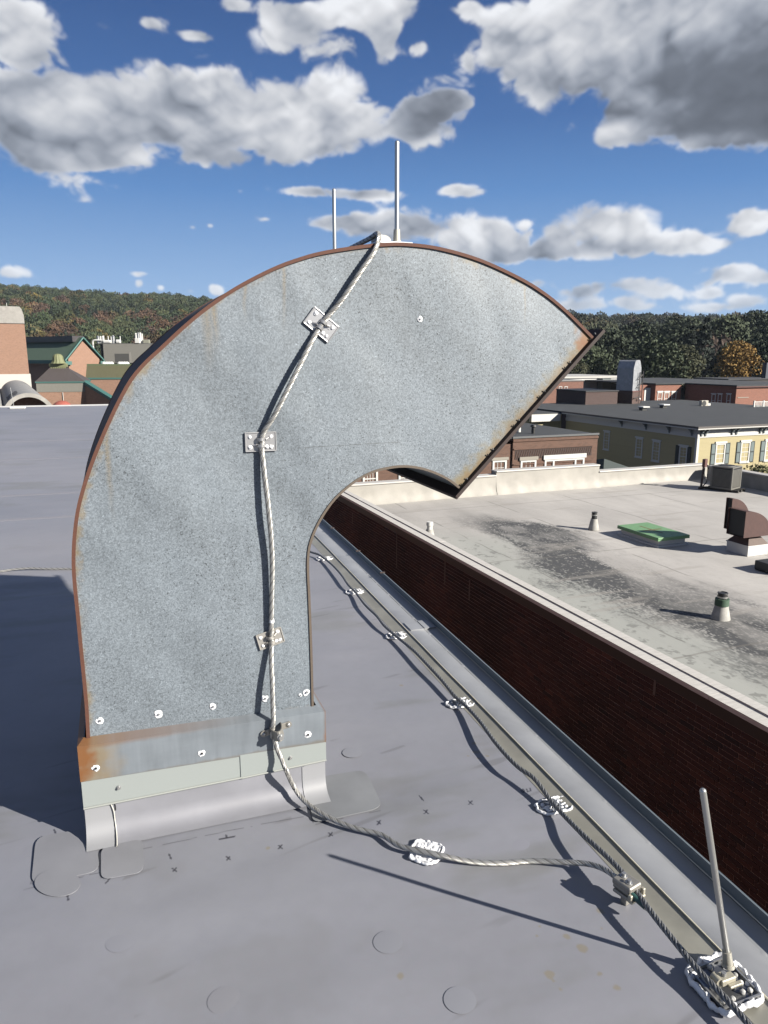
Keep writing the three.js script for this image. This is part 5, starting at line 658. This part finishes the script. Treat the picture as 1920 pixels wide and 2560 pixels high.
// ------------------------------------------------------------------ the brick museum buildings beyond our roof on the left
{
  const bm = (c = [.30, .178, .125]) => brickMat(c), teal = mat([.045, .14, .125], .6), copper = mat([.10, .155, .105], .7, { map: rep(T_vert, 5, 9) }), conc = mat([.40, .385, .36], .85, { map: rep(T_coarse, 4) });
  // tower
  const F = new Frame(atT(77, 966, 115).setY(GROUND), 27), g = thing('brick_tower', 'square tan brick tower with concrete cap', 'tower', F.o, F.yaw), y = (py) => F.onZ(70, py).y;
  put('shaft', box(-9, -.05, y(935), y(811), -7, 0), bm(), g); put('base', box(-9, .12, 0, y(935) - .002, -7, .15), mat([.52, .50, .47], .8), g); put('recess', box(-8.9, -.14, y(811), y(809.5), -6.9, -.14), bm(), g);
  const cap = poly([[-9, 0], [-.02, 0], [-.02, (y(768) - y(809)) * .5], [-.25, y(768) - y(809) - .3], [-.5, y(767) - y(809)], [-9, y(766) - y(809)]], 7).translate(0, y(809), -7); put('cap', cap, conc, g); put('mast', bar(V(-3.9, y(766), -1), V(-4.1, y(766) + 3.2, -1), .05, 6), M.white, g); put('mast', bar(V(-2.2, y(766), -1), V(-2.2, y(766) + .5, -1), .04, 6), M.white, g);
  // concrete barrel canopy
  const A = atT(69, 984, 72), B = atT(38, 941, 112), dir = B.clone().sub(A).setY(0), L = dir.length(); dir.normalize(); const v = thing('concrete_vault', 'grey concrete barrel-vault canopy with stained flank', 'canopy', V(A.x, GROUND, A.z), Math.atan2(-dir.x, -dir.z) ), Rr = 2.35, ay = A.y - GROUND;
  const shell = (r0, r1, z0, z1, cx = 0) => { const s = new THREE.Shape(); s.absarc(0, 0, r1, 0, Math.PI, false); s.absarc(0, 0, r0, Math.PI, 0, true); return new THREE.ExtrudeGeometry(s, { depth: z1 - z0, bevelEnabled: false, curveSegments: 28 }).translate(cx, ay - Rr, z0); };
  put('barrel', shell(Rr - .28, Rr, -L, -.25), mat([.33, .33, .33], .85, { map: rep(T_coarse, 6) }), v); put('arch_rim', shell(Rr - .34, Rr + .05, -.249, .05), conc, v); put('barrel', shell(Rr - .28, Rr, -L, -.25, -Rr * 2 + .3), mat([.33, .33, .33], .85, { map: rep(T_coarse, 6) }), v); put('arch_rim', shell(Rr - .34, Rr + .05, -.249, .05, -Rr * 2 + .3), conc, v);
  put('end_wall', poly(Array.from({ length: 25 }, (_, k) => [Math.cos(k / 24 * Math.PI) * (Rr - .35), Math.sin(k / 24 * Math.PI) * (Rr - .35)]), .2).translate(0, ay - Rr, -2.2), bm([.32, .17, .12]), v); put('end_wall', poly(Array.from({ length: 25 }, (_, k) => [Math.cos(k / 24 * Math.PI) * (Rr - .35), Math.sin(k / 24 * Math.PI) * (Rr - .35)]), .2).translate(-Rr * 2 + .3, ay - Rr, -2.2), bm([.32, .17, .12]), v);
  put('stain_patch', strip(Array.from({ length: 7 }, (_, k) => { const t = 1.9 + k * .09; return V(Math.cos(t) * (Rr + .012), ay - Rr + Math.sin(t) * (Rr + .012), -9 - hsh(k, 4) * 2); }), Array.from({ length: 7 }, (_, k) => { const t = 1.9 + k * .09; return V(Math.cos(t) * (Rr + .012), ay - Rr + Math.sin(t) * (Rr + .012), -4.5 + hsh(k, 9) * 2); })), mat([.05, .05, .055], .9), v); put('pier', [box(-.6, .6, 0, ay - Rr, -1.2, 0)].map((b) => b.translate(Rr - .2, 0, 0)), conc, v); put('pier', box(-Rr - .5, -Rr + .8, 0, ay - Rr + .2, -1.2, 0), conc, v); put('pier', box(-3 * Rr, -3 * Rr + 1.2, 0, ay - Rr + .2, -1.2, 0), conc, v);
  // pavilion with hipped roof and fluted dome finial
  const P = new Frame(atT(150, 954, 100).setY(GROUND), 14), p = thing('domed_pavilion', 'square brick pavilion with dark hipped roof and fluted copper dome', 'pavilion', P.o, P.yaw), e0 = P.onZ(87, 954), e1 = P.onZ(212, 953), py = (q) => P.onZ(150, q).y, W = e1.x - e0.x, tx0 = P.onZ(126, 917, -3).x, tx1 = P.onZ(166, 917, -3).x, ty = P.onZ(146, 918, -3).y, ye = py(954);
  put('wall', box(e0.x + .15, e1.x - .15, 0, py(980), -W + .2, -.15), bm(), p); put('panel_band', box(e0.x + .1, e1.x - .1, py(980), py(957), -W + .15, -.1), mat([.21, .205, .18], .8, { map: rep(T_vert, .9, 4) }), p); put('eave', [box(e0.x, e1.x, py(957), ye, -W, 0)], teal, p);
  const rc = [V(e0.x, ye, 0), V(e1.x, ye, 0), V(e1.x, ye, -W), V(e0.x, ye, -W)], rt = [V(tx0, ty, -3), V(tx1, ty, -3), V(tx1, ty, -W + 3), V(tx0, ty, -W + 3)]; const roof = put('hip_roof', [0, 1, 2, 3].map((i) => quad(rc[i], rc[(i + 1) % 4], rt[(i + 1) % 4], rt[i])), mat([.075, .062, .060], .7, { map: rep(T_vert, 6, 6) }), p);
  const pat = mat([.20, .215, .105], .7, { map: rep(T_vert, 1.2, 3) }), mid = (tx0 + tx1) / 2, mz = -W / 2; put('finial_base', [rbox(tx1 - tx0 + .3, .5, W - 6 + .3, .08).translate(mid, ty + .25, mz), box(tx0 - .05, tx1 + .05, ty - .15, ty, -W + 2.95, -2.95)], pat, roof);
  for (let k = 0; k < 8; k++) { const x = mx(tx0 + .15, tx1 - .15, k / 7); put('copper_tooth', poly([[-.1, 0], [.1, 0], [0, -.55]], .03).rotateX(-.6).translate(x, ty + .02, -2.9), pat, roof); }
  { const n = 12, pts = [[.98, 0], [.80, .25], [.70, .55], [.72, .62], [.68, .66], [.66, .95], [.56, 1.2], [.36, 1.38], [.0, 1.45]], pos = [], idx = [], seg = 48; pts.forEach(([r, yy]) => { for (let k = 0; k < seg; k++) { const a = k / seg * 6.2832, q = r * 1.0 * (1 + .06 * Math.cos(a * n)); pos.push(Math.cos(a) * q + mid, ty + .5 + yy * .92, Math.sin(a) * q + mz); } }); for (let j = 0; j + 1 < pts.length; j++) for (let k = 0; k < seg; k++) { const a = j * seg + k, b = j * seg + (k + 1) % seg; idx.push(a, b, a + seg, b, b + seg, a + seg); } const gg = new THREE.BufferGeometry(); gg.setAttribute('position', new THREE.Float32BufferAttribute(pos, 3)); gg.setIndex(idx); gg.computeVertexNormals(); put('dome', gg, pat, roof); }
  put('downpipe', bar(V(P.onZ(157, 985, .0).x, 0, -.05), V(P.onZ(157, 985, 0).x, py(981), -.05), .04, 6), M.white, p);
  // raking wing wall on its right
  const RW = new Frame(P.world(e1.x - .2, 0, -.3), -33), q1 = RW.onZ(286, 1001), k = thing('raking_wing', 'brick wing wall with a teal-edged raking top beside the pavilion', 'wall', RW.o, RW.yaw), sl = (q1.y - ye) / q1.x, xe = q1.x + 2.5; put('wall', poly([[0, 0], [xe, 0], [xe, ye + sl * xe - .3], [0, ye - .3]], .5).translate(0, 0, -.5), bm(), k); put('rake_edge', poly([[-.1, ye - .29], [xe, ye + sl * xe - .29], [xe, ye + sl * xe + .12], [-.1, ye + .12]], .8).translate(0, 0, -.65), teal, k);
  // gabled hall with green roof
  const G = new Frame(atT(206, 843, 150).setY(GROUND), 56), h = thing('gabled_hall', 'brick gabled hall with green copper roof and dark ridge skylight', 'building', G.o, G.yaw), ga = G.onZ(206, 843), gl = G.onZ(166, 898), gr = G.onZ(254, 900), yl = gl.y, hw = Math.max(gr.x - ga.x, ga.x - gl.x), apex = ga.y, len = 34;
  put('gable_wall', poly([[-hw + .5, 0], [hw - .5, 0], [hw - .5, yl], [0, apex - .8], [-hw + .5, yl]], .5).translate(0, 0, -.55), bm(), h); put('body', box(-hw + .6, hw - .6, 0, yl, -len, -.56), bm(), h);
  const rl = put('roof_slope', quad(V(-hw - .4, yl - .2, .2), V(0, apex, .2), V(0, apex, -len), V(-hw - .4, yl - .2, -len)), copper, h); put('roof_slope', quad(V(hw + .4, yl - .2, .2), V(0, apex, .2), V(0, apex, -len), V(hw + .4, yl - .2, -len)), copper, h);
  put('rake_trim', [bar(V(-hw - .4, yl - .3, .25), V(0, apex - .08, .25), .22, 4), bar(V(hw + .4, yl - .3, .25), V(0, apex - .08, .25), .22, 4)], teal, h); put('ridge_skylight', [box(-1.5, 1.2, apex - .9, apex + .25, -len, -1.2)], mat([.05, .045, .05], .4), rl); put('eave_board', [box(-hw - .5, -hw + .1, yl - .9, yl - .21, -len, .2)], teal, h); put('eave_return', [box(-hw - .5, -hw + .9, yl - 1.1, yl - .4, .201, .5)], teal, h); put('eave_return', [box(hw - .6, hw + .6, yl - 1.1, yl - .4, .201, .5)], teal, h); const vw = G.onZ(231, 948); put('vent_grille', box(vw.x - .4, vw.x + .4, vw.y - .35, vw.y + .35, -.04, .02), M.dark, h);
  // lower wing to its right, with skylights
  const Q = new Frame(atT(256, 945, 140).setY(GROUND), 8), w = thing('low_brick_wing', 'low brick wing with olive sloping roof and white skylights', 'building', Q.o, Q.yaw), qy = (q) => Q.onZ(290, q).y; put('wall', box(-3, 12, 0, qy(948), -7, 0), bm(), w); put('fascia', [box(-3.1, 12, qy(948), qy(944), -.2, .12)], teal, w); const rf = put('roof_slope', quad(V(-3, qy(944), .1), V(12, qy(944), .1), V(12, qy(913), -1.5), V(-3, qy(913), -1.5)), mat([.095, .092, .045], .75, { map: rep(T_vert, 5, 5) }), w); put('ridge_board', box(-3, 12, qy(914), qy(910), -2, -1.45), mat([.09, .12, .06], .7), w);
  for (const c of [260, 299, 338]) for (let i = 0; i < 4; i++) { const x = Q.onZ(c + i * 5.4, 908, -3).x; put('skylight', new THREE.SphereGeometry(.5, 12, 6, 0, 6.3, 0, 1.57).scale(1, 1.1, 1).translate(x, qy(911.5), -3 - i * .3), mat([.6, .6, .58], .4), rf); } put('roof_deck', box(-3, 12, qy(913) - .3, qy(911.5), -9, -2.001), mat([.1, .1, .1], .8), w);
  // grey louvred plant house with pipes
  const N = new Frame(atT(261, 905, 185).setY(GROUND), 4), n = thing('louvred_plant_house', 'grey plant house of horizontal louvres with white pipes on its roof', 'building', N.o, N.yaw), ny = (q) => N.onZ(300, q).y, nx = (q) => N.onZ(q, 880).x, y0 = ny(930), y1 = ny(858); put('core', box(.15, nx(374), 0, y1 - .1, -10, -.2), mat([.07, .07, .068], .8), n); put('side_core', box(nx(240), .149, 0, y1 - .1, -10, -4), mat([.06, .06, .065], .8), n);
  for (let i = 0; i < 21; i++) { const y = mx(ny(907), y1 - .3, i / 20); put('louver', box(0, nx(374), y, y + .19, -.2, .05), mat([.235, .228, .205], .7), n); } for (let i = 0; i < 4; i++) put('side_louver', box(nx(240), -.01, y1 - .35 - i * .36, y1 - .15 - i * .36, -4, -3.9), mat([.235, .228, .205], .7), n); const gv = put('intake_grille', box(nx(286), nx(322), ny(906), ny(884), .051, .06), mat([.06, .06, .058], .8), n); put('mullion', box(nx(322), nx(327), ny(907), ny(880), .051, .10), mat([.25, .24, .22], .7), n);
  put('roof', box(nx(240), nx(374), y1 - .09, y1, -10, .1), mat([.1, .1, .1], .8), n); const pipe = (a, r, t, m = M.white) => put('flue_pipe', [cyl(r, r, ny(t) - y1, 10).translate(nx(a), y1, -1), cyl(r * 1.15, r * .4, r, 10).translate(nx(a), ny(t), -1)], m, n);
  for (const [a, r, t] of [[245, .36, 843], [251, .2, 842], [257, .26, 842], [259, .12, 840], [270, .12, 841], [278, .22, 843], [283, .34, 841], [300, .12, 841], [340, .28, 835], [346, .34, 834], [351, .30, 834], [356, .14, 835]]) pipe(a, r, t, a === 245 || a === 346 || a === 283 ? M.steel : M.white); put('pipe_run', tube([V(nx(233), y1 - 2, -.5), V(nx(233), y1 + .5, -.5), V(nx(236), y1 + .7, -.5), V(nx(256), y1 + .7, -.5)], .2, 40, 8), M.white, n); put('tank', [rbox(2.0, .8, 1.2, .3).translate(nx(267), y1 + .4, -1)], M.white, n); put('tank', [rbox(1.2, .9, 1.2, .3).translate(nx(295), y1 + .45, -1)], M.white, n); put('fan_box', [rbox(1.1, 1.2, 1.2, .1).translate(nx(345), y1 + .6, -.3)], M.white, n); put('fan_box', [rbox(1.4, .9, 1.4, .05).translate(nx(366), y1 + .45, -1)], mat([.25, .25, .2], .7), n);
  // red dome awning
  const rd = atT(156, 1022, 70), o = thing('red_awning', 'terracotta red domed awning just past the roof edge', 'awning', V(rd.x, GROUND, rd.z)), ry = rd.y - GROUND; put('dome', new THREE.SphereGeometry(.92, 10, 6, 0, 6.3, 0, 1.5).scale(1, .85, 1).translate(0, ry, 0), mat([.32, .085, .06], .8), o); put('post', cyl(.12, .12, ry, 8), M.dark, o);
}
// ------------------------------------------------------------------ air
scene.fog = new THREE.FogExp2(new THREE.Color().setRGB(.72, .84, 1), .00007);
renderer.render(scene, camera);
